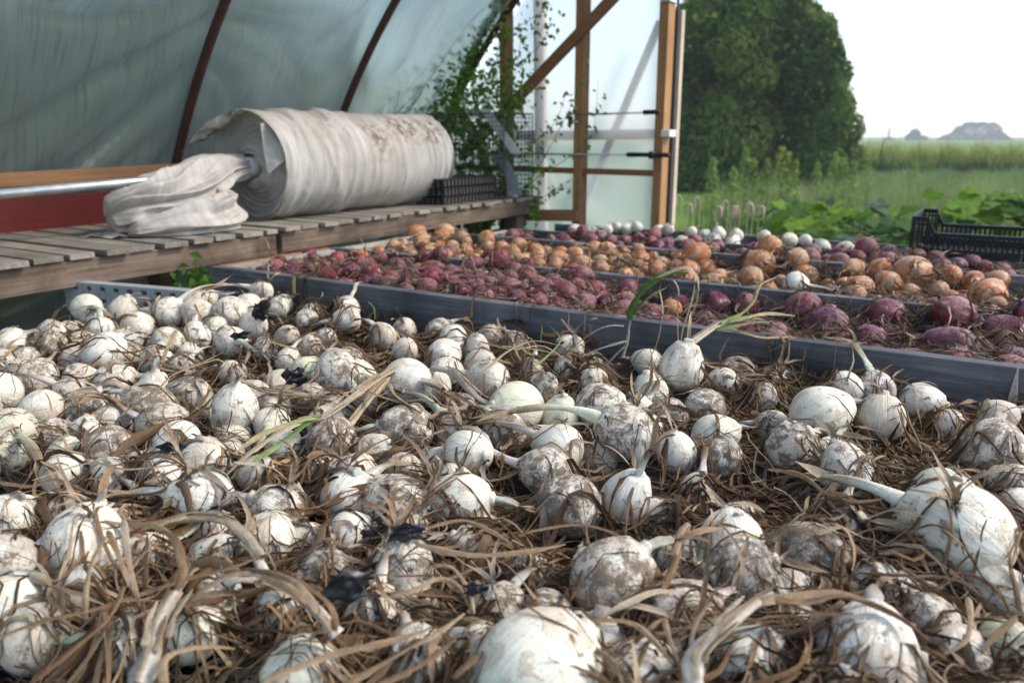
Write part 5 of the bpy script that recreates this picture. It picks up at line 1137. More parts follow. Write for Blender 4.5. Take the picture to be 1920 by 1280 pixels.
stalk('pale bunched stalk with four arching leaves low in front of the black scrap', [(632,1190,-.01),(600,1150,.005),(560,1118,.012),(520,1095,.015)], 1.192, .0085, .006, WHT, CRM,
      [([(560,1116,.014),(500,1082,.02),(440,1078,.018),(375,1112,.006),(330,1150,-.01)], .0042, CRM, TAN_), ([(575,1128,.014),(525,1092,.022),(470,1070,.02),(400,1085,.01)], .004, STR, TAN_), ([(598,1150,.012),(560,1098,.03),(510,1075,.028),(450,1066,.02)], .0034, STR, BRN), ([(628,1180,.0),(622,1140,.018),(588,1108,.022),(540,1082,.02),(480,1078,.012)], .0032, TAN_, BRN)])
stalk('thick cream stalk bending down onto a papery white onion near the shelf side', [(300,985,.004),(350,972,.01),(415,974,.014),(455,1000,.008),(492,1045,-.004)], 1.195, .006, .0095, STR, CRM,
      [([(350,970,.012),(300,985,.012),(250,1000,.008),(195,1020,.004)], .004, STR, TAN_), ([(330,975,.012),(270,982,.014),(215,990,.008)], .003, TAN_, BRN)])
stalk('upright white stalk base standing in the brown leaf tangle', [(262,1285,-.01),(282,1230,.0),(296,1170,.008),(330,1110,.012)], 1.19, .0125, .0085, WHT, CRM, [([(328,1112,.012),(345,1060,.03),(330,1010,.035),(290,990,.02)], .0036, TAN_, BRN)])
stalk('long white papery stalk crossing the soiled onions near the front edge', [(1300,1290,-.02),(1300,1235,-.004),(1345,1185,.008),(1400,1140,.012),(1450,1116,.012)], 1.192, .013, .007, WHT, CRM,
      [([(1420,1130,.012),(1490,1118,.014),(1560,1112,.014),(1640,1130,.01)], .0055, STR, TAN_), ([(1440,1120,.014),(1510,1135,.014),(1570,1120,.018),(1630,1132,.016),(1690,1160,.012),(1740,1200,.006)], .0045, TAN_, BRN), ([(1450,1116,.014),(1520,1150,.006),(1600,1150,.012)], .004, TAN_, BRN)])
stalk('long straw stalk with green streaked leaves reaching down to a pale onion', [(742,690,.02),(705,712,.018),(660,745,.012),(610,778,.008),(560,790,.006)], 1.17, .0085, .0105, STR, CRM,
      [([(590,782,.010),(545,800,.012),(500,828,.012),(455,862,.008),(425,890,.0)], .0062, CRM, STR), ([(585,786,.008),(550,815,.006),(510,842,.006),(470,868,.0)], .0055, GRN, LGR), ([(600,780,.012),(550,792,.016),(490,815,.016),(440,850,.01)], .005, LGR, STR)])
stalk('second straw stalk leaning beside the green streaked one', [(745,690,.014),(715,722,.012),(690,752,.006),(660,790,-.004),(648,805,-.01)], 1.165, .009, .0085, STR, CRM)
stalk('dry stalk running across the dark wire gap behind the necked onion', [(448,712,.03),(470,722,.022),(500,735,.016),(560,742,.01),(620,752,.004)], 1.155, .006, .0035, CRM, TAN_)
stalk('dirty white stalk bent over the striped onion from behind', [(815,690,.01),(850,700,.024),(880,730,.018),(900,748,.01),(935,765,.0)], 1.165, .010, .006, WHT, CRM)
stalk('white leafy stalk lying over the front board beside the tall green leaf', [(1262,668,.005),(1300,640,.02),(1345,610,.034),(1375,600,.04)], 1.19, .008, .011, CRM, (.62, .64, .48),
      [([(1350,606,.04),(1390,590,.045),(1412,565,.06),(1425,535,.085),(1455,520,.07)], .0055, LGR, TAN_), ([(1365,604,.04),(1400,596,.045),(1440,588,.04),(1490,592,.03)], .006, LGR, STR), ([(1340,620,.034),(1390,610,.04),(1430,606,.036),(1470,618,.02)], .0055, GRN, STR), ([(1360,612,.03),(1420,632,.02),(1480,632,.012),(1520,640,.0)], .004, STR, TAN_), ([(1370,600,.04),(1430,600,.036),(1470,640,.01),(1440,660,-.02)], .0035, STR, TAN_)])
t = tag(empty('onion_stalk', P(1175, 660, 1.16)), 'tall onion top with a bright green leaf arching above the red onions', 'onion stalk', 'onion stalks lying over the white onions')
yy = P(1195, 640, 1.19).y
def pv(l, dy=0.0): return [PY(a, b, yy + dy) for a, b in l]
link('stalk', stalk_mesh(pv([(1168,668),(1176,640),(1180,610),(1186,590)]), .0055, .0045, WHT, CRM), t, M['stem'])
link('green_leaf', blade_mesh([pv([(1183,600),(1194,570),(1215,538),(1250,516),(1292,512)])], [.0098], [(GRN, (.12, .25, .05))], .6), t, M['leaf'])
link('green_leaf', blade_mesh([pv([(1184,600),(1200,575),(1225,552),(1250,540)], .004)], [.0042], [((.16, .23, .07), LGR)], .6), t, M['leaf'])
for l, w, dy in (([(1230,522),(1275,503),(1297,506),(1304,530),(1296,570),(1280,620),(1276,660)], .0040, -.004), ([(1290,510),(1306,520),(1308,560),(1294,600),(1288,640),(1290,690)], .0032, .006), ([(1236,545),(1242,580),(1240,610),(1232,645),(1218,672)], .0030, -.01), ([(1262,525),(1272,545),(1270,590),(1272,640),(1280,680),(1285,712)], .0024, .01), ([(1176,640),(1140,650),(1100,665),(1060,690),(1035,705)], .0042, -.02), ([(1172,650),(1130,690),(1100,705),(1085,715)], .004, -.03), ([(1170,612),(1140,612),(1110,625),(1075,650)], .0035, .01)):
    link('dry_leaf', blade_mesh([pv(l, dy)], [w], [(CRM, STR)], .4), t, M['leaf'])
# single large blades lying across the front of the heap (part of the tangle, each long enough to pick out)
BL = [([(160,1160,.01),(162,1100,.035),(178,1040,.045),(205,998,.035)], .0040, STR, TAN_), ([(203,995,.035),(222,1040,.04),(242,1090,.03),(258,1120,.015)], .0042, TAN_, STR), ([(232,975,.04),(240,1040,.035),(250,1090,.03),(262,1135,.01)], .0048, (.5,.42,.34), TAN_), ([(225,985,.03),(285,985,.04),(325,1010,.04),(340,1060,.03),(342,1100,.012)], .0058, TAN_, STR),
 ([(272,1100,.01),(274,1050,.025),(276,1000,.025)], .004, BRN, TAN_), ([(0,1195,.01),(90,1165,.014),(170,1145,.016),(260,1115,.018),(350,1085,.02),(440,1062,.022),(490,1040,.02)], .0048, TAN_, BRN), ([(60,1280,.0),(140,1215,.01),(210,1150,.02),(250,1060,.03),(300,1010,.03)], .0034, BRN, TAN_), ([(490,1280,.0),(560,1250,.008),(640,1222,.01),(720,1205,.012),(800,1180,.008)], .0056, STR, TAN_), ([(640,1290,.0),(690,1262,.006),(760,1222,.012),(830,1180,.01),(870,1150,.004)], .0062, TAN_, STR), ([(700,1290,.0),(760,1262,.006),(820,1225,.012),(860,1190,.012)], .0058, TAN_, BRN), ([(850,1270,.0),(890,1235,.012),(940,1208,.014),(990,1190,.006)], .005, TAN_, BRN), ([(310,1285,.004),(305,1245,.02),(330,1222,.02),(390,1212,.012),(440,1215,.0)], .0052, STR, TAN_),
 ([(655,1085,.02),(700,1078,.022),(760,1080,.02),(835,1076,.014)], .0032, BRN, TAN_), ([(730,1120,.008),(780,1105,.014),(820,1085,.014),(860,1100,.008),(885,1150,-.004)], .0042, STR, TAN_), ([(810,1060,.01),(850,1065,.012),(880,1110,.006),(890,1150,.0)], .0036, TAN_, CRM), ([(1080,1170,.004),(1130,1163,.012),(1185,1168,.014),(1225,1200,.008),(1262,1245,-.004)], .0048, TAN_, STR), ([(1245,1158,.014),(1256,1200,.01),(1275,1245,-.004)], .0038, TAN_, STR), ([(1185,1210,.0),(1215,1180,.012),(1245,1158,.014)], .0034, BRN, TAN_),
 ([(1090,1180,.008),(1110,1210,.012),(1150,1240,.014),(1165,1280,.008)], .004, TAN_, STR), ([(1265,1040,.01),(1275,1000,.018),(1290,985,.012),(1262,1060,.0),(1240,1090,-.006)], .006, STR, BRN), ([(1440,880,.012),(1500,890,.016),(1550,925,.012),(1600,940,.010),(1660,935,.008)], .0046, TAN_, BRN), ([(1530,1000,.012),(1580,990,.016),(1600,1030,.008),(1598,1070,.0)], .0052, STR, TAN_), ([(1610,1075,.0),(1700,1080,.02),(1760,1080,.018),(1830,1100,.014),(1930,1135,.006)], .0034, BRN, (.06,.045,.035)), ([(1700,1000,.012),(1750,985,.02),(1790,1010,.02),(1830,1050,.012)], .0038, BRN, TAN_), ([(1815,1120,.008),(1820,1160,.012),(1810,1200,.012),(1770,1225,.006)], .004, STR, TAN_),
 ([(690,735,.014),(740,752,.014),(790,750,.016),(850,765,.010)], .0044, TAN_, STR), ([(730,720,.02),(745,745,.016),(790,775,.008)], .0052, STR, TAN_), ([(330,620,.03),(315,650,.03),(300,690,.012)], .0060, STR, TAN_), ([(345,590,.04),(352,620,.035),(358,650,.012)], .0036, TAN_, BRN), ([(365,570,.05),(380,605,.035),(395,640,.01)], .0032, TAN_, BRN), ([(300,680,.02),(350,690,.022),(420,660,.012)], .0042, TAN_, STR), ([(225,780,.012),(290,735,.018),(330,700,.024),(410,672,.02)], .004, TAN_, STR), ([(500,640,.016),(560,655,.02),(600,645,.02),(670,650,.012)], .0055, STR, TAN_), ([(900,640,.02),(960,655,.024),(1020,650,.022),(1080,690,.01)], .0036, STR, CRM), ([(905,700,.02),(950,660,.03),(1000,640,.03),(1060,650,.02)], .0036, STR, TAN_), ([(1000,690,.016),(1050,640,.024),(1030,610,.03)], .003, LGR, GRN), ([(940,650,.03),(1000,655,.03),(1045,665,.02)], .004, LGR, STR),
 ([(270,905,.01),(350,870,.008),(240,880,.016),(168,868,.012),(60,900,.006)], .0036, TAN_, STR), ([(0,905,.01),(60,912,.014),(110,900,.016),(150,930,.01)], .005, TAN_, BRN), ([(160,965,.008),(200,930,.014),(270,920,.012)], .0042, STR, TAN_), ([(985,1000,.006),(1080,985,.012),(1150,1000,.012),(1220,1040,.006)], .0042, TAN_, BRN), ([(780,1020,.012),(880,1040,.012),(980,1035,.012),(1060,1020,.010)], .0048, STR, TAN_), ([(800,990,.014),(870,975,.02),(930,1000,.014),(960,1020,.006)], .0034, TAN_, STR)]
tag(link('dry_onion_leaves', blade_mesh([path_px(b_[0], 1.176) for b_ in BL], [b_[1] * .68 for b_ in BL], [(b_[2], b_[3]) for b_ in BL], .4), None, M['leaf']), 'broad straw coloured leaf blades looping over the nearest white onions', 'dry leaves', kind='stuff')
# black plastic scraps
def scrap(px, py, w, h, z, label, seed):
    rgs = random.Random(seed); c = P(px, py, z); q = (c - Vector((0, 0, CZ))); depth = q.y * CP - (z - CZ) * SP; sx = w / F_PX * depth; sy = h / F_PX * depth; n, m = 12, 10; V = []
    vd = q.normalized(); ax = vd.cross(UP).normalized(); ay = (ax.cross(vd) * .75 - vd * .5 + UP * .1).normalized()
    for i in range(n + 1):
        for j in range(m + 1):
            a, b2 = i / n - .5, j / m - .5; jag = 1 + .22 * math.sin(9 * a + 7 * b2 + seed); p = c + ax * a * sx * jag + ay * b2 * sy * (1 + .2 * math.sin(11 * a + seed)); d = fnoise(a * 3.2 + seed, b2 * 3.2, seed); p -= vd * (.25 * sx * (1 - 3.5 * abs(d)) * .5 - .30 * sx * (abs(a) * 2) ** 2); V.append(p)
    F = [(i * (m + 1) + j, (i + 1) * (m + 1) + j, (i + 1) * (m + 1) + j + 1, i * (m + 1) + j + 1) for i in range(n) for j in range(m)]
    o = link('plastic_scrap', mesh_np('plastic_scrap', V, F), None, M['film_scrap']); tag(o, label, 'plastic scrap', 'torn black plastic scraps')
scrap(652, 1098, 80, 66, 1.196, 'largest crumpled black plastic scrap between two soiled onions in front', 1)
scrap(762, 998, 58, 38, 1.192, 'torn black plastic scrap on a soiled onion with a hole showing through', 2)
scrap(892, 1104, 42, 26, 1.190, 'small black plastic scrap beside the papery onion', 3)
scrap(322, 838, 46, 22, 1.195, 'flat black plastic scrap on a white onion beside the root facing ones', 4)
scrap(552, 706, 40, 36, 1.17, 'black plastic scrap stuck to a greenish onion near the leaf nest', 5)
scrap(452, 629, 34, 16, 1.20, 'narrow black plastic scrap on an onion below the slotted strip', 6)
scrap(490, 583, 30, 40, 1.18, 'black plastic scrap under the smallest onion atop the heap', 7)
scrap(1032, 645, 44, 16, 1.165, 'twisted black plastic scrap lying against the front grey board', 8)
scrap(1090, 1235, 30, 26, 1.17, 'dark plastic scrap tucked under the white onion at the near edge', 9)
scrap(1578, 1118, 60, 26, 1.165, 'black plastic scrap in the gap between two soiled onions by the field side', 10)
scrap(688, 1000, 22, 20, 1.185, 'tiny black plastic scrap at the neck of a clean white onion', 11)
# small green seedlings by the front board
for k, (px, py, zt) in enumerate(((703, 575, .055), (1015, 622, .05))):
    a = P(px, py + 22, 1.14); t = tag(empty('green_sprout', a), ('hooked', 'straight')[k] + ' little green sprout standing against the front grey board', 'sprout')
    link('shoot', stalk_mesh([a, PY(px - 1, py + 10, a.y), PY(px - 3 + 4 * k, py, a.y), PY(px - 12 + 12 * k, py - 8 - 4 * k, a.y)], .0035, .002, (.18, .30, .06), (.30, .42, .12)), t, M['stem'])

# ------------------------------------------------------------------ foliage outside and on the end wall
def leaf_quads(C, Nn, size, asp=1.6, jitter=.6):
    """one bent leaf (two quads) per centre C with facing Nn."""
    n = len(C); Nn = Nn + RNG.normal(0, jitter, (n, 3)); Nn /= np.linalg.norm(Nn, axis=1, keepdims=True) + 1e-9
    R = RNG.normal(0, 1, (n, 3)); A = np.cross(Nn, R); A /= np.linalg.norm(A, axis=1, keepdims=True) + 1e-9; B = np.cross(Nn, A); s = size[:, None]
    base = C - A * s * asp * .5; tip = C + A * s * asp * .5 - Nn * s * .25
    V = np.stack([base, C + B * s * .5 + Nn * s * .12, tip, C - B * s * .5 + Nn * s * .12], axis=1); return V.reshape(-1, 3), np.arange(n * 4).reshape(n, 4)
def leaf_cols(n, pal, wts=None, var=.2):
    i = RNG.choice(len(pal), n, p=wts); c = np.array(pal)[i] * RNG.uniform(1 - var, 1 + var, (n, 1)); return np.repeat(c, 4, axis=0)
def lobes_points(lobes, n, thick=.25):
    """points on the outside of a union of ellipsoid lobes ((centre),(radii))."""
    L = np.array([list(c) + list(r) for c, r in lobes]); w = (L[:, 3] * L[:, 4] + L[:, 3] * L[:, 5] + L[:, 4] * L[:, 5]); i = RNG.choice(len(L), n * 3, p=w / w.sum())
    d = RNG.normal(0, 1, (n * 3, 3)); d /= np.linalg.norm(d, axis=1, keepdims=True); k = 1 - thick * RNG.random((n * 3, 1)) ** 1.5 + .05 * RNG.normal(0, 1, (n * 3, 1)); P_ = L[i, :3] + d * L[i, 3:] * k
    ok = np.ones(len(P_), bool)
    for l in L: ok &= (((P_ - l[:3]) / l[3:]) ** 2).sum(1) > .50
    nn = d / L[i, 3:]; nn /= np.linalg.norm(nn, axis=1, keepdims=True); return P_[ok][:n], nn[ok][:n], i[ok][:n]
DKG = [(.045, .095, .018), (.062, .125, .024), (.095, .155, .030), (.150, .205, .046), (.034, .075, .018)]
# the big vine-draped tree behind the door post
TY = 27.0; tc = PY(1428, 300, TY); k_ = TY / F_PX * 1.02
tree = tag(empty('broad_tree', (tc.x, TY, 0)), 'huge dense dark green tree draped in vines beyond the greenhouse', 'tree')
lobes = []; rt = random.Random(3)
def txy(px, py, dy=0): p = PY(px, py, TY + dy); return p
prof = [(1262, 30), (1300, 40), (1330, 0), (1400, -25), (1470, -10), (1520, 5), (1545, 60), (1572, 120), (1585, 180), (1592, 240), (1598, 300)]
for py in range(-10, 340, 34):
    xl = 1255 if py > 25 else 1300; xr = np.interp(py, [-20, 5, 60, 120, 180, 240, 300, 340], [1480, 1525, 1548, 1572, 1584, 1592, 1600, 1604])
    for q in range(4):
        px = rt.uniform(xl + 14, xr - 22); p = txy(px, py + rt.uniform(-14, 14), -2.6 * math.sqrt(max(0, 1 - ((px - 1428) / 178) ** 2)) + rt.uniform(-.3, .3)); r = rt.uniform(.45, 1.05); p.y -= rt.uniform(-.9, .7); lobes.append((p, (r, r * .9, r * rt.uniform(.7, 1.3))))
    for px in (xl + 10, xr - 16):
        p = txy(px + rt.uniform(-10, 8), py, rt.uniform(-.8, .5)); r = rt.uniform(.45, .7); lobes.append((p, (r, r, r * rt.uniform(.9, 1.5))))
    p = txy(xr - 46, py + 10, rt.uniform(-.6, .6)); lobes.append((p, (.8, .8, 1.0))); p = txy(xl + 44, py + 10, rt.uniform(-.6, .6)); lobes.append((p, (.8, .8, 1.0)))
for q in range(20): p = txy(rt.uniform(1300, 1540), rt.uniform(40, 270), 1.0); r = rt.uniform(.8, 1.3); lobes.append((p, (r, r, r)))
fit = []
for p, rr in lobes:
    k = F_PX / (TY * CP); dp = p.y * CP - (p.z - CZ) * SP; px = 960 + F_PX * p.x / dp; py = 640 - F_PX * (p.y * SP + (p.z - CZ) * CP) / dp; rp = max(rr) * k * 1.0
    yt = np.interp(px, [1245, 1262, 1300, 1345, 1400, 1470, 1515, 1545, 1572, 1590, 1606], [95, 52, 26, 8, -6, -2, 18, 66, 126, 208, 310])
    if py - rp < yt: p = p - UP * ((yt - (py - rp)) / k)
    xr = np.interp(max(py, yt + rp), [-20, 5, 60, 120, 180, 240, 300, 340], [1478, 1520, 1545, 1570, 1583, 1592, 1600, 1604])
    if px + rr[0] * k > xr + 4: p = p - Vector(((px + rr[0] * k - xr - 4) / k, 0, 0))
    p = p + UP * rt.uniform(-.30, .34) + Vector((rt.uniform(-.30, .24), 0, 0)); fit.append((p, rr))
lobes = fit
for _ in range(95):                          # stray sprays breaking the outline
    px = rt.uniform(1262, 1600); q_ = txy(px, np.interp(px, [1262, 1300, 1345, 1400, 1470, 1515, 1545, 1572, 1590, 1600], [60, 34, 12, 2, 4, 24, 74, 140, 225, 300]) + rt.uniform(-12, 8), rt.uniform(-.8, .3)); r = rt.uniform(.10, .48); lobes.append((q_, (r, r, r * 1.2)))
Cn, Nl, li = lobes_points(lobes, 95000, .35)
Nl = Nl * 1.0 + np.array([0, 0, .25]); V, Fq = leaf_quads(Cn, Nl, np.exp(RNG.normal(-2.45, .38, len(Cn))), 1.5, .42)
lobc = np.array([DKG[rt.choice([0, 1, 1, 2, 2, 3, 3, 4])] for _ in lobes]); cc = lobc[li] * RNG.uniform(.75, 1.3, (len(Cn), 1)); hi = RNG.random(len(Cn)) < .09; cc[hi] = (.20, .24, .055)
M['tree_leaf'] = col_mat('tree_leaf', .75, .25, .06, .2, 2.0)
link('crown', mesh_np('crown', V, Fq, False, np.repeat(cc, 4, axis=0)), tree, M['tree_leaf'])
b = MB(); b.tube([(tc.x, TY, 0), (tc.x + .1, TY, 1.6), (tc.x - .1, TY + .1, 3.4), (tc.x, TY, 5.0)], [.42, .34, .24, .08], 12)
for dx, z in ((-1.8, 3.4), (1.7, 3.6), (-.8, 4.8), (1.0, 5.0)): b.tube([(tc.x, TY, z - 1.6), (tc.x + dx * .5, TY - .2, z - .6), (tc.x + dx, TY - .3, z)], [.18, .12, .04], 8)
b.build('trunk', M['bark'], tree, True)
# far hazy trees
def far_tree(lb, label, Y):
    c = PY(lb[0][0], HZ, Y); t = tag(empty('distant_tree', (c.x, Y, 0)), label, 'tree', 'distant trees on the horizon'); s = Y / F_PX; ls = []
    for (px, py, rx, ry) in lb:
        p = PY(px, py, Y + rt.uniform(-2, 2)); ls.append((p, (rx * s, rx * s * .8, ry * s)))
        for _ in range(9): a_ = rt.uniform(-.2, 3.4); q_ = rt.uniform(.14, .34); ls.append((PY(px + rx * math.cos(a_) * .95, py - ry * math.sin(a_) * .92, Y), (rx * s * q_, rx * s * q_, max(ry, rx * .5) * s * q_ * 1.1)))
    Cn, Nl, li = lobes_points(ls, 14000, .6); V, Fq = leaf_quads(Cn, Nl, RNG.uniform(.9, 1.7, len(Cn)) * s * 1.2, 1.4, 1.8)
    link('crown', mesh_np('crown', V, Fq, False, leaf_cols(len(Cn), [(.045, .09, .03), (.055, .105, .034), (.04, .08, .03)])), t, M['tree_leaf'])
    b = MB(); b.tube([(c.x, Y, 0), (c.x, Y, 4.0), (c.x + .3, Y, 7)], [.6, .5, .2], 8); b.build('trunk', M['bark'], t)
far_tree([(1826, 250, 34, 17), (1850, 244, 26, 14), (1800, 260, 30, 12), (1845, 262, 36, 14), (1775, 266, 20, 7)], 'largest hazy blue tree on the horizon above the maize', 420)
far_tree([(1876, 262, 16, 9), (1890, 267, 16, 6), (1862, 266, 14, 6)], 'low hazy tree beside the largest one on the horizon', 430)
far_tree([(1716, 251, 9, 7), (1708, 258, 10, 6), (1728, 261, 10, 6), (1718, 264, 14, 6)], 'small round hazy tree with a narrow stem on the horizon', 400)
far_tree([(1666, 264, 9, 5), (1672, 267, 10, 4)], 'tiny hazy tree top between the broad tree and the small round one', 430)
def field(name, label, cat, V, Fq, C, mat=None): return tag(link(name, mesh_np(name, V, Fq, False, C), None, mat or M['foliage']), label, cat, kind='stuff')
# maize
weedy = None
def blades_field(n, xr, yr, h, w, pal, lean=.35, wts=None, zb=0.0, topc=None, segs=3, dens=None):
    x = RNG.uniform(*xr, n); y = RNG.uniform(*yr, n)
    if dens is not None: k = dens(x, y); x, y = x[k], y[k]; n = len(x)
    hh = h * RNG.uniform(.55, 1.1, n) * (1 if dens is not weedy else (.72 + .20 * np.sin(x * 1.7 + y) + .16 * np.sin(x * 4.1 - y * 2.3) + .12 * np.sin(x * 9 + y * 5))); th = RNG.uniform(0, 6.28, n); ln = RNG.normal(0, lean, n); z0 = zb if np.isscalar(zb) else zb(x, y)
    Vs = []
    for s in range(segs + 1):
        f = s / segs; dx = np.cos(th) * ln * hh * f * f; dy = np.sin(th) * ln * hh * f * f; ww = w * (1 - f * .9) * RNG.uniform(.7, 1.3, n)
        for sg in (-1, 1): Vs.append(np.stack([x + dx - np.sin(th) * ww * sg, y + dy + np.cos(th) * ww * sg, z0 + hh * f * (1 - .25 * abs(ln) * f)], 1))
    V = np.stack(Vs, 1); idx = np.arange(n * (segs + 1) * 2).reshape(n, -1)
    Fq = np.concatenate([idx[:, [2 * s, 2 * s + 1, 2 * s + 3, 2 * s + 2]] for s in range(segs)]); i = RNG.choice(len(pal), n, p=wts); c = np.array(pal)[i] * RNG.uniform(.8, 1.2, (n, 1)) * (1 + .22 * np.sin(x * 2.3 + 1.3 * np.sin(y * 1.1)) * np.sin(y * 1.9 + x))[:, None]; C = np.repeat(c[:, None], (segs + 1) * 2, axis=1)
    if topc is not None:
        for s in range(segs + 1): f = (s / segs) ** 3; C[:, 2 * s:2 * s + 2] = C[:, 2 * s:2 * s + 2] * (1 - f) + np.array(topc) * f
    return V.reshape(-1, 3), Fq, C.reshape(-1, 3)
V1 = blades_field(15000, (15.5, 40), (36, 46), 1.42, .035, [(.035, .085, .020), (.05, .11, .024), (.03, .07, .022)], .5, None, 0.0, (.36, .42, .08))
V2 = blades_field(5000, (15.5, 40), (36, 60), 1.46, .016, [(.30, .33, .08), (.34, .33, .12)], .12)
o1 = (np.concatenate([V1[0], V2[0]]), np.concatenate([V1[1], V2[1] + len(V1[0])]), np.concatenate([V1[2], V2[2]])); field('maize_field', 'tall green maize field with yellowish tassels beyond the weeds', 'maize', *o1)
# tall weeds between lawn and maize
def weedy_(x, y): px = 960 + F_PX * x / (y * CP + .3); return (px > 1310 + 60 * np.sin(y * 2.1) * .4 + (y - 14) * 6) & (RNG.random(len(x)) < np.clip((px - 1290) / 160, .25, 1))
weedy = weedy_
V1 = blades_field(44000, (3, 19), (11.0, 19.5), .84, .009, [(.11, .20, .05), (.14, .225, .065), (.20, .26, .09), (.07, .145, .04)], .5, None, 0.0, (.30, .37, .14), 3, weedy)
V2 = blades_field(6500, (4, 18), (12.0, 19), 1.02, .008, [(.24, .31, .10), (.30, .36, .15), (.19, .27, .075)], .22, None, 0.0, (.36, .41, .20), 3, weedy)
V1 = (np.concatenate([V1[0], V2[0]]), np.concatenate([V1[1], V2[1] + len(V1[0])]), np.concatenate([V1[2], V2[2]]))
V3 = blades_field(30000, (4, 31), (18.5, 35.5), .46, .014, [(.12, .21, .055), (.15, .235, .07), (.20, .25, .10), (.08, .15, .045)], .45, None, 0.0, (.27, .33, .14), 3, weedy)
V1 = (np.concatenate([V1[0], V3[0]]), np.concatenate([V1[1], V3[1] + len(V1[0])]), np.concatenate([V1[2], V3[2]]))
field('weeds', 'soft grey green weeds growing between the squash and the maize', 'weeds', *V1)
# lawn blades
def lawn(x, y): px = 960 + F_PX * x / (y * CP + .3); return (px > 1180) & (px < 2000)
V1 = blades_field(60000, (1.4, 22), (4.6, 26), .075, .0035, [(.13, .24, .032), (.17, .28, .05), (.22, .29, .08), (.08, .16, .025)], .6, None, 0.0, None, 2, lawn)
field('grass', 'mown green grass outside the open greenhouse end', 'grass', *V1)
V1 = blades_field(9000, (1.6, 7.5), (5.2, 8.5), .19, .006, [(.12, .21, .04), (.16, .23, .06), (.21, .24, .09)], .5, None, 0.0, None, 3, lambda x, y: lawn(x, y) & (RNG.random(len(x)) < .5 + .5 * np.sin(x * 5) * np.sin(y * 4)))
field('grass', 'longer rough grass tufts just beyond the drying bench', 'grass', *V1)
# single tall weeds standing above the rest
WD = [(1337,300,8.5),(1376,318,8),(1399,280,9),(1413,300,9),(1440,300,9),(1466,280,9),(1478,290,9),(1492,305,9),(1568,290,10),(1583,300,10),(1603,305,10),(1629,300,11),(1716,300,13),(1533,308,10)]
for k, (px, py, Y) in enumerate(WD):
    Y *= 1.35; top = PY(px, py, Y); t = tag(empty('tall_weed', (top.x, Y, 0)), None, 'weed', 'tall weeds against the dark tree'); hgt = top.z; b = MB(); b.tube([(top.x, Y, 0), (top.x + .03, Y, hgt * .6), (top.x, Y, hgt * .98)], [.010, .007, .003], 5)
    t['label'] = ('tall pale weed spike, the one standing nearest the door post', 'short leaning weed spike next to the lawn edge', 'tallest feathery weed spike before the dark tree', 'slim weed spike close behind the tallest one', 'lone weed spike midway across the dark tree', 'broad branching weed with yellowing leaves', 'tall weed spike leaning out from the branching weed', 'low weed spike beside the branching weed', 'weed spike below the round edge of the dark tree', 'second weed spike below the edge of the dark tree', 'weed spike where the tree meets the maize', 'weed spike standing in front of the maize edge', 'weed spike under the small round distant tree', 'short weed spike between the branching weed and tree edge')[k]
    b.build('stem', flat_mat('weed_stem', (.12, .17, .06), .7, .2) if 'weed_stem' not in bpy.data.materials else bpy.data.materials['weed_stem'], t, True)
    n = 150; f = RNG.random(n) ** .7; z = hgt * (.45 + .57 * f); rad = (.16 * (1 - f) + .035) * RNG.random(n) ** .5 * (1.5 if k == 5 else 1); a = RNG.uniform(0, 6.28, n); Cn = np.stack([top.x + rad * np.cos(a), Y + rad * np.sin(a), z], 1)
    V, Fq = leaf_quads(Cn, np.stack([np.cos(a), np.sin(a), np.ones(n) * .6], 1), RNG.uniform(.018, .045, n), 2.4, .5); link('foliage', mesh_np('foliage', V, Fq, False, leaf_cols(n, [(.24, .34, .09), (.31, .39, .13), (.18, .27, .07)] + ([(.35, .30, .06)] if k == 5 else []))), t, M['foliage'])
# squash plants: each with its big lobed leaves
def lobed_leaf():
    n = 22; V = [(0, 0, 0)]; 
    for i in range(n):
        a = 2 * math.pi * i / n; r = 1 + .13 * math.cos(5 * a) - .55 * max(0, math.cos(a)) ** 14; V.append((r * math.cos(a), r * math.sin(a), .20 * r * r * math.cos(2.5 * a) ** 2 - .10 * r))
    F = [(0, 1 + i, 1 + (i + 1) % n) for i in range(n)]; out = []
    for nm, c in (('leaf_green', (.13, .25, .03)), ('leaf_bright', (.22, .34, .04)), ('leaf_dark', (.065, .14, .032)), ('leaf_blue', (.10, .16, .095)), ('leaf_yellow', (.28, .28, .05))):
        me = mesh_np(nm, V, F, True, [c] + [tuple(x * .92 for x in c)] * n); me.materials.append(M['foliage']); out.append(me)
    return out
LV = lobed_leaf()
SQ = [(1495, 395, 9.0, 1), (1540, 400, 8.5, 1), (1590, 405, 8.2, 1), (1640, 415, 7.6, 0), (1500, 420, 7.6, 2), (1690, 425, 7.0, 2), (1760, 385, 7.8, 1), (1825, 390, 7.4, 1), (1885, 395, 7.2, 1), (1940, 395, 7.2, 0), (1560, 432, 7.0, 0)]
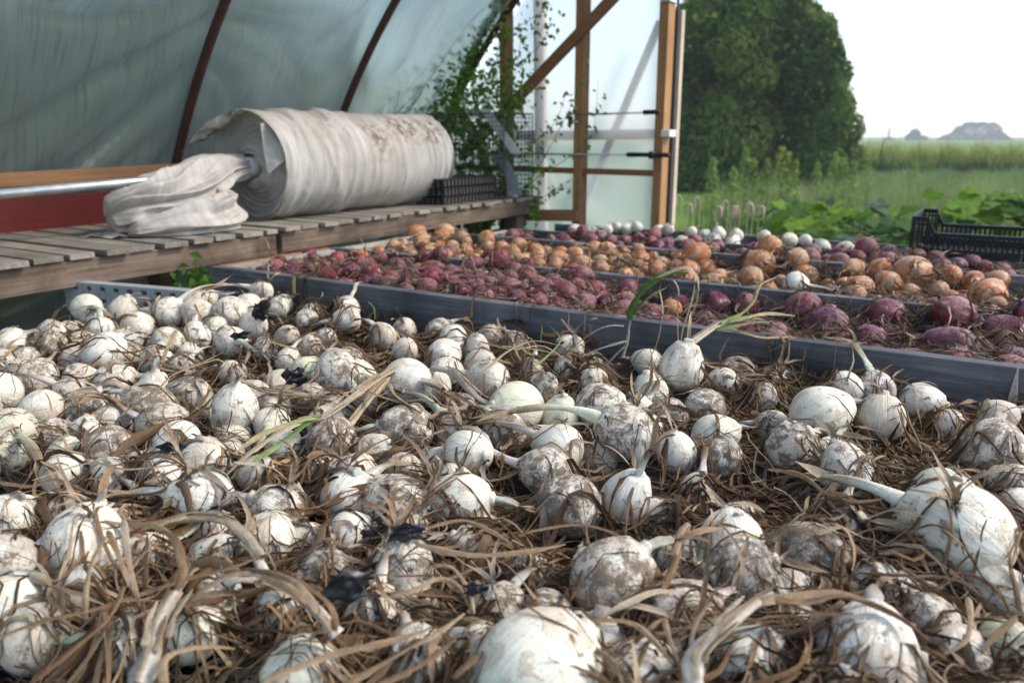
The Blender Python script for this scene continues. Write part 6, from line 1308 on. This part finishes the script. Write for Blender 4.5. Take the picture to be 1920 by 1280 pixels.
for k, (px, py, Y, tone) in enumerate(SQ):
    c = PY(px, py, Y); t = tag(empty('squash_plant', (c.x, Y, 0)), ('squash plant with pale blue green leaves at the lawn side', 'bright green squash plant at the middle of the row', 'squash plant with a yellow leaf beside the brown seed head', 'squash plant right behind the crate corner', 'dark squash plant low at the grass edge', 'dark leaved squash plant below the crate corner', 'yellow green squash plant over the crate corner', 'bright squash plant standing over the crate middle', 'squash plant with yellowing leaves over the crate', 'squash plant at the far end of the crate', 'low squash plant spreading into the grass')[k], 'squash plant', 'squash plants behind the crate')
    for i in range(34):
        a, r = rt.uniform(0, 6.28), rt.uniform(0, .60) ** .8; z = max(.12, c.z * rt.uniform(.55, 1.2) - r * .2); o = bpy.data.objects.new('leaf', LV[rt.choice([[0, 0, 2, 3, 1], [0, 1, 1, 0, 3, 4 if rt.random() < .06 else 1], [2, 2, 0, 3, 2]][tone])]); COL.objects.link(o); o.parent = t
        o.location = (r * math.cos(a), r * math.sin(a) * .8, z); o.rotation_euler = (rt.uniform(-.6, .75), rt.uniform(-.6, .6), rt.uniform(0, 6.28)); s = rt.uniform(.07, .135); o.scale = (s, s, s)
    b = MB()
    for i in range(7): a = rt.uniform(0, 6.28); b.tube([(c.x, Y, .02), (c.x + .15 * math.cos(a), Y + .15 * math.sin(a), c.z * .5), (c.x + .3 * math.cos(a), Y + .3 * math.sin(a), c.z * .85)], [.012, .009, .006], 5)
    b.build('stems', bpy.data.materials['weed_stem'], t, True)
# pinkish hooked garlic-like seed heads drying on their stems
SH = [(1277, 372), (1287, 388), (1312, 375), (1342, 392), (1365, 382), (1371, 392), (1386, 392), (1402, 388), (1411, 384), (1422, 392)]
for k, (px, py) in enumerate(SH):
    Y = 5.3 + .06 * (k % 3); p = PY(px, py, Y); t = tag(empty('dried_flower', (p.x, Y, 0)), 'dry pinkish hooked seed head on a thin stem, number word %s' % k, 'seed head', 'dry hooked seed heads in the grass')
    t['label'] = ('tall thin seed head close to the door post', 'hooked seed head just behind the brown stalk tuft', 'large hooped pale seed head standing apart', 'single small knobbed seed head between two clusters', 'highest seed head of the middle cluster', 'drooping seed head low in the middle cluster', 'lone straight seed head between the clusters', 'first hooked seed head of the field side cluster', 'topmost hooked seed head of the field side cluster', 'outermost seed head of the field side cluster')[k]
    b = MB(); b.tube([(p.x, Y, 0), (p.x + .004, Y, p.z - .05), (p.x + .004, Y, p.z)], [.003, .003, .003], 5); b.build('stem', flat_mat('dry_stem', (.42, .36, .25), .8, .2) if 'dry_stem' not in bpy.data.materials else bpy.data.materials['dry_stem'], t, True)
    b = MB(); sg = 1 if k % 2 else -1; b.tube([p, p + Vector((.008 * sg, 0, .016)), p + Vector((.024 * sg, 0, .018)), p + Vector((.034 * sg, 0, .004)), p + Vector((.036 * sg, 0, -.03)), p + Vector((.037 * sg, 0, -.075))], [.004, .006, .007, .009, .010, .003], 8)
    b.build('head', flat_mat('seed_head_skin', (.50, .36, .31), .75, .25) if 'seed_head_skin' not in bpy.data.materials else bpy.data.materials['seed_head_skin'], t, True)

# shrubs against the outside of the film
for k, (u, v, h, w) in enumerate(((-5.0, -.2, 3.0, 1.3), (-4.95, 1.3, 2.8, 1.2), (-4.95, 2.6, 2.5, 1.2), (-4.9, 3.8, 1.9, .9), (-6.2, 7.6, 1.2, .8), (-7.6, 9.0, 1.5, 1.0), (-6.8, 3.4, 4.6, 2.2), (-7.0, 5.6, 3.1, 1.9))):
    c = G(u, v, 0); t = tag(empty('leafy_shrub', c), ('wide shrub outside the film at the near end', 'dark shrub pressed near the first film bay', 'shrub seen dimly through the film by the first bow', 'lower shrub behind the film between two bows', 'small shrub far outside behind the fabric roll', 'low shrub outside the corner of the end wall', 'tallest shrub rising behind the first film bay', 'tall shrub farther back behind the middle film bay')[k], 'shrub', 'shrubs outside the plastic film')
    ls = [(c + Vector((rt.uniform(-.5, .5) * w, rt.uniform(-.5, .5) * w, h * rt.uniform(.15, .85))), (w * rt.uniform(.3, .5),) * 2 + (h * rt.uniform(.15, .24),)) for _ in range(34)]
    Cn, Nl, li = lobes_points(ls, 8000, .8); Cn[:, 2] = np.maximum(Cn[:, 2], .03); V, Fq = leaf_quads(Cn, Nl, RNG.uniform(.05, .11, len(Cn)), 1.8, .6); link('foliage', mesh_np('foliage', V, Fq, False, leaf_cols(len(Cn), [(.03, .065, .02), (.045, .085, .025), (.06, .10, .03)])), t, M['foliage'])
    b = MB()
    for i in range(5): a = rt.uniform(0, 6.28); b.tube([c, c + Vector((.2 * w * math.cos(a), .2 * w * math.sin(a), h * .4)), c + Vector((.45 * w * math.cos(a), .45 * w * math.sin(a), h * .8))], [.03, .02, .008], 6)
    b.build('stem', M['bark'], t, True)
# slender grassy weeds inside by the film
t = tag(empty('wispy_weed', G(-3.1, 3.75, 0)), 'thin wispy weed growing between the fabric roll and the film', 'weed'); b = MB(); Cl = []
for k in range(16):
    px0 = rt.uniform(668, 790); v = 4.0 + rt.uniform(-.2, .2); a = onV(px0, 260, v); px1 = px0 + rt.uniform(-5, 45); q = onV(px1, rt.uniform(95, 190), v); b.tube([G(*UV(a), SZ), a, (a + q) / 2 + DU * .01, q], [.002, .0018, .0014, .0006], 4)
    for _ in range(26): f = rt.random(); p = a.lerp(q, f); Cl.append(p + Vector((rt.gauss(0, .022), rt.gauss(0, .02), rt.gauss(0, .02))))
b.build('stem', bpy.data.materials['weed_stem'], t, True); Cl = np.array([tuple(p) for p in Cl]); V, Fq = leaf_quads(Cl, np.tile([0, 0, 1.0], (len(Cl), 1)), RNG.uniform(.003, .007, len(Cl)), 4.5, .8); link('foliage', mesh_np('foliage', V, Fq, False, leaf_cols(len(Cl), [(.10, .14, .06), (.14, .17, .08)])), t, M['foliage'])
# climbing vine on the end wall
vine = tag(empty('climbing_vine', G(-3.2, 4.3, 0)), 'leafy green vine climbing the corner bow and end wall posts', 'vine'); b = MB(); Cl = []; Sz = []
def vstem(pts, v, r, leaves, spread, ls):
    Q = smooth([onV(x, y, v + rt.uniform(-.06, .06)) for x, y in pts], 22); b.tube([tuple(q) for q in Q], [r * (1 - .7 * i / 21) for i in range(22)], 5)
    for _ in range(leaves):
        q = Q[min(21, int(21 * rt.random() ** .8))]; Cl.append((q[0] + rt.gauss(0, spread), q[1] + rt.gauss(0, spread * .6), q[2] + rt.gauss(0, spread))); Sz.append(rt.uniform(.6, 1.15) * ls)
for k in range(30):
    x0 = rt.uniform(800, 960); x1 = x0 + rt.uniform(-20, 80); y1 = rt.uniform(-40, 170); x1 = min(x1, 1000)
    if x0 < 850: y1 = max(y1, 110 + (850 - x0))
    vstem([(x0, 400), (x0 + rt.uniform(-15, 15), 300), ((x0 + x1) / 2 + rt.uniform(-25, 10), (300 + y1) / 2), (x1, y1)], 4.34 + rt.uniform(-.12, .08), .0035, 66, .075, .027)
for k in range(10): x0 = rt.uniform(850, 960); vstem([(x0, 420), (x0 + 20, 380), (x0 + rt.uniform(-30, 40), 320)], 4.36, .003, 18, .05, .028)
for pts in ([(960, 400), (1000, 330), (1040, 260), (1070, 200), (1105, 120)], [(965, 380), (1010, 330), (1060, 300), (1110, 250), (1122, 150)], [(960, 330), (1000, 270), (1040, 230), (1060, 180)], [(965, 380), (1000, 380), (1040, 355), (1065, 340)], [(950, 60), (990, 40), (1030, 10)], [(950, 130), (985, 110), (1020, 75), (1035, 30)], [(960, 400), (1000, 395), (1012, 340), (1020, 280)], [(960, 410), (990, 390), (1010, 400), (1014, 412)]): vstem(pts, 4.36, .003, 34, .028, .025)
b.build('stem', flat_mat('vine_stem', (.06, .085, .03), .7, .2), vine, True)
Q = smooth([onV(x, y, 4.42) for x, y in ((835, 330), (848, 230), (870, 140), (900, 70), (935, 5), (960, -40))], 40)
for _ in range(420): q = Q[rt.randrange(40)]; Cl.append((q[0] + rt.gauss(0, .014), q[1] + rt.gauss(0, .014), q[2] + rt.gauss(0, .02))); Sz.append(.028)
Cl = np.array(Cl); V, Fq = leaf_quads(Cl, np.tile([SA, CA, .35], (len(Cl), 1)), np.array(Sz), 1.75, .45); tag(link('foliage', mesh_np('foliage', V, Fq, False, leaf_cols(len(Cl), [(.22, .40, .06), (.28, .46, .075), (.36, .52, .10), (.15, .29, .045)], None, .25)), vine, M['vine_leaf']), kind='stuff')
# weeds in the dark under the shelf
for k, (px, py) in enumerate(((362, 530), (385, 545))):
    c = P(px, py, 1.10); t = tag(empty('ground_weed', G(*UV(c), .9)), ('broad leaved green weed by the corner of the bench', 'lower leaf cluster of weed under the bench corner')[k], 'weed', 'weeds under the shelf'); n = 26; Cn = np.stack([RNG.normal(c.x, .035, n), RNG.normal(c.y, .03, n), RNG.normal(1.10, .03, n)], 1); V, Fq = leaf_quads(Cn, np.tile([0, -.5, .7], (n, 1)), RNG.uniform(.02, .04, n), 1.5, .5); link('foliage', mesh_np('foliage', V, Fq, False, leaf_cols(n, [(.06, .14, .02), (.09, .18, .03)])), t, M['foliage'])
    b = MB(); b.tube([(c.x, c.y, .02), (c.x + .02, c.y, .6), (c.x, c.y, 1.1)], [.008, .007, .004], 5); b.build('stem', bpy.data.materials['vine_stem'], t, True)
c = G(-3.1, 4.2, 0); t = tag(empty('ground_weed', c), 'bright leaved weeds growing behind the far end of the shelf', 'weed', 'weeds under the shelf'); n = 520; Cn = np.stack([np.zeros(n)] * 3, 1)
for i in range(n): p = onV(rt.uniform(815, 990), rt.uniform(400, 470), 4.40 + rt.uniform(-.1, .08)); Cn[i] = tuple(p)
V, Fq = leaf_quads(Cn, np.tile([0, -.5, .7], (n, 1)), RNG.uniform(.018, .036, n), 1.6, .7); link('foliage', mesh_np('foliage', V, Fq, False, leaf_cols(n, [(.07, .14, .03), (.11, .19, .04), (.16, .24, .06)])), t, M['foliage'])
b = MB()
for i in range(12): u = rt.uniform(-3.1, -2.6); b.tube([G(u, 4.38, .01), G(u + rt.uniform(-.1, .1), 4.36, .6), G(u + rt.uniform(-.2, .2), 4.36, 1.1)], [.006, .005, .003], 5)
b.build('stem', bpy.data.materials['vine_stem'], t, True)

# ------------------------------------------------------------------ air
hz = MB(); hz.box((-60, -30, -1.5), (560, 0, 0), (0, 520, 0), (0, 0, 32)); mh, nt, out = new_mat('haze'); pv_ = nt.nodes.new('ShaderNodeVolumePrincipled'); pv_.inputs['Color'].default_value = (.86, .92, 1.0, 1); pv_.inputs['Density'].default_value = .0011; pv_.inputs['Anisotropy'].default_value = .2
nt.links.new(pv_.outputs[0], out.inputs['Volume']); tag(hz.build('haze', mh), 'thin pale summer haze over the field', 'haze', kind='stuff')

# ------------------------------------------------------------------ labels: each onion by its look and by what it lies next to
# landmarks (x, y in the picture's ground plan) that stand out by themselves
def anchor(kind, px, py, z, label, ref):
    p = P(px, py, z); o = min((o for o in ONS if o.kind == kind and not hasattr(o, 'label')), key=lambda o: (o.c - p).length); o.label = label; o.ref = ref; ANC.append(o)
ANC = []
for a in ((1000,1268,1.15,'biggest cream white onion at the very front edge','the biggest front onion'),(1143,1090,1.15,'large upright cream onion streaked with brown soil near the front','the large streaked onion'),(1812,1017,1.15,'largest long onion with a thick bent pale neck on the field side','the long necked giant'),(1625,1245,1.15,'huge white onion under looping leaves at the front edge','the huge leaf covered onion'),
 (1172,938,1.15,'clean bright white onion with a thick cut neck standing up','the clean cut necked onion'),(1045,781,1.15,'greenish striped onion standing with a shrivelled white neck tip','the green striped onion'),(1168,816,1.15,'round soiled onion leaning on another in the raised pair','the raised onion pair'),(25,810,1.15,'yellow green onion with torn skin at the shelf side edge','the yellow green onion'),(380,870,1.15,'onion with its brown root star facing out beside the capped one','the root star onion'),(203,845,1.15,'grey soiled onion with its root disc facing out','the grey root disc onion'),
 (385,940,1.15,'smooth white onion with a long pale neck lying toward the shelf','the smooth long necked onion'),(445,777,1.15,'upright white onion with a bent pale neck beside the wire gap','the upright onion by the gap'),(768,806,1.15,'dark soiled onion behind the yellow green tipped one','the dark soiled onion'),(863,853,1.15,'clean pale onion with a green neck base in the middle','the green necked onion'),(748,960,1.15,'dull dusty grey onion in the middle of the heap','the dusty grey onion'),(862,953,1.15,'clean oblong white onion with a thick neck lying sideways','the oblong onion'),
 (612,1080,1.15,'soiled onion half hidden by the biggest black scrap','the onion behind the scrap'),(492,547,1.17,'smallest round onion perched on top of the heap by the board','the perched small onion'),(632,703,1.15,'round white onion with black soil patches below the leaf nest','the black patched onion'),(762,716,1.15,'smooth white onion under a straw stalk bundle','the onion under the stalk'),(1278,692,1.15,'tall onion with hanging straw leaves against the front board','the tall onion by the board'),(1535,777,1.15,'large greenish white onion with a thin leaf wrapped round it','the leaf wrapped onion'),
 (1860,846,1.15,'large soiled onion deep in the leaf clump on the field side','the onion in the clump'),(1522,1052,1.15,'soiled onion with curling peeled skin near the front','the peeled onion'),(155,1030,1.15,'large white onion behind the arching straw leaves','the onion behind the arches'),(1905,1228,1.15,'smooth yellow green onion cut by the picture edge at the front','the edge green onion'),(230,588,1.15,'greenish white onion standing up before the slotted strip','the onion before the strip'),(8,985,1.15,'big freckled white onion at the shelf side edge','the freckled edge onion')):
    anchor('white', *a)
WANC = [o for o in ANC if o.kind == 'white']
for a in ((805,530,1.185,'shiny round red onion leaning on the front board','the shiny round red onion'),(887,505,1.185,'large red onion with a pale top amid the bed','the large pale topped one'),(1100,524,1.185,'darkest purple onion with dry skin lifting off','the darkest purple onion'),(1200,548,1.185,'pinkish red onion behind the tall green leaf','the pinkish one'),(1552,613,1.185,'red onion with dry leaves spilling over the front board','the leaf spilling red onion'),(1625,640,1.185,'striped pink red onion of the pair touching the board','the striped pair'),(1787,660,1.185,'long soiled purple onion lying along the front board','the long purple onion'),(1792,600,1.185,'glossy magenta onion on the field side','the glossy magenta onion'),(675,497,1.185,'pink red onion lying sideways near the end board','the pink sideways one'),(580,477,1.185,'small pointed red onion by the white end board','the small pointed one'),(1902,618,1.185,'large red onion with peeling skin at the picture edge','the peeling edge onion'),(1360,576,1.185,'flat pinkish onion behind the white leafy stalk','the flat pinkish onion'),
 (1640,465,1.19,'bright pink onion with a pointed tip near the crate','the pointed pink onion'),(1126,435,1.19,'dark glossy red onion atop the far row','the dark far row onion'),(1251,456,1.19,'clean bright pink onion in the far row','the bright far row onion'),(1572,477,1.19,'magenta onion near the light onion clump in the far row','the magenta far onion')):
    anchor('red', *a)
for a in ((1725,517,1.19,'largest amber onion rising above the yellow bed','the largest amber onion'),(1850,558,1.19,'large orange onion with a grey soil patch on the field side','the orange patched onion'),(1666,535,1.19,'round copper onion with a dark root patch','the round copper onion'),(1477,487,1.19,'deep orange onion with leaves hanging over it','the deep orange onion'),(1340,482,1.19,'tan onion with a long tapering neck','the tapering tan onion'),(1045,490,1.19,'upright peach coloured onion beside the red ones','the peach onion'),(866,438,1.19,'round peach onion on top of the far corner heap','the far corner onion'),(780,440,1.19,'soil marked onion at the shelf corner of the heap','the shelf corner onion'),(915,449,1.19,'pointed tan onion with a dry stalk','the pointed tan onion'),(1140,475,1.19,'pale straw skinned onion by the second board','the straw skinned onion'),(1612,542,1.19,'grey dusted amber onion by the divider','the grey dusted onion'),(1407,522,1.19,'soiled orange onion under the leaf clump','the onion under the clump'),(1230,505,1.19,'tan onion by the divider behind the green leaf','the divider onion')):
    anchor('yellow', *a)
USED = {o.label for o in ANC}
def words_for(o):
    big = {'white': (.0345, .0425), 'red': (.0265, .033), 'yellow': (.028, .034)}[o.kind]
    sz = 'small' if o.R < big[0] else ('large' if o.R > big[1] else 'medium')
    d = o.dirt; dt = 'clean' if d < .25 else ('lightly soiled' if d < .52 else ('soiled' if d < .78 else 'heavily soiled'))
    col = {'white': 'greenish white' if o.tint > .3 else 'white', 'red': 'pinkish red' if o.tint > .5 else 'dark red', 'yellow': 'tan' if o.tint > .5 else 'amber'}[o.kind]
    return '%s %s %s onion' % (sz, dt, col)
def side(o, a):
    d = o.c - a.c; 
    if abs(d.y) > abs(d.x) * .9: return 'behind' if d.y > 0 else 'in front of'
    return 'fieldward of' if d.x > 0 else 'shelfward of'
GRP = {'white': 'white onions drying in the front bench', 'red': 'red onions drying on the bench', 'yellow': 'yellow onions drying on the bench', 'far': 'white onions in the far row of the bench'}
for o in ONS:
    v = UV(o.c)[1]; g_ = 'far' if o.kind == 'white' and v > VA else o.kind
    if not hasattr(o, 'label'):
        if g_ == 'far': pool = [a for a in ANC if a.kind != 'white' and UV(a.c)[1] > VB]
        else: pool = [a for a in ANC if a.kind == o.kind] if o.kind != 'white' else WANC
        pool = sorted(pool, key=lambda a: (a.c - o.c).length)[:7]; base = words_for(o); lab = None
        for pre in ('just ', '', 'second one ', 'well '):
            for a in pool[:4 if pre != '' else 7]:
                if pre == 'just ' and (a.c - o.c).length > .13: continue
                cand = '%s %s%s %s' % (base, pre if pre != 'second one ' else 'a bit further ', side(o, a), a.ref)
                if cand not in USED: lab = cand; break
            if lab: break
        if not lab:
            a, b2 = pool[0], pool[1]; lab = '%s between %s and %s' % (base, a.ref, b2.ref)
            lab = ' '.join(lab.split()[:16])
        USED.add(lab); o.label = lab
    tag(o.root, o.label, {'white': 'white onion', 'red': 'red onion', 'yellow': 'yellow onion'}[o.kind], GRP[g_])
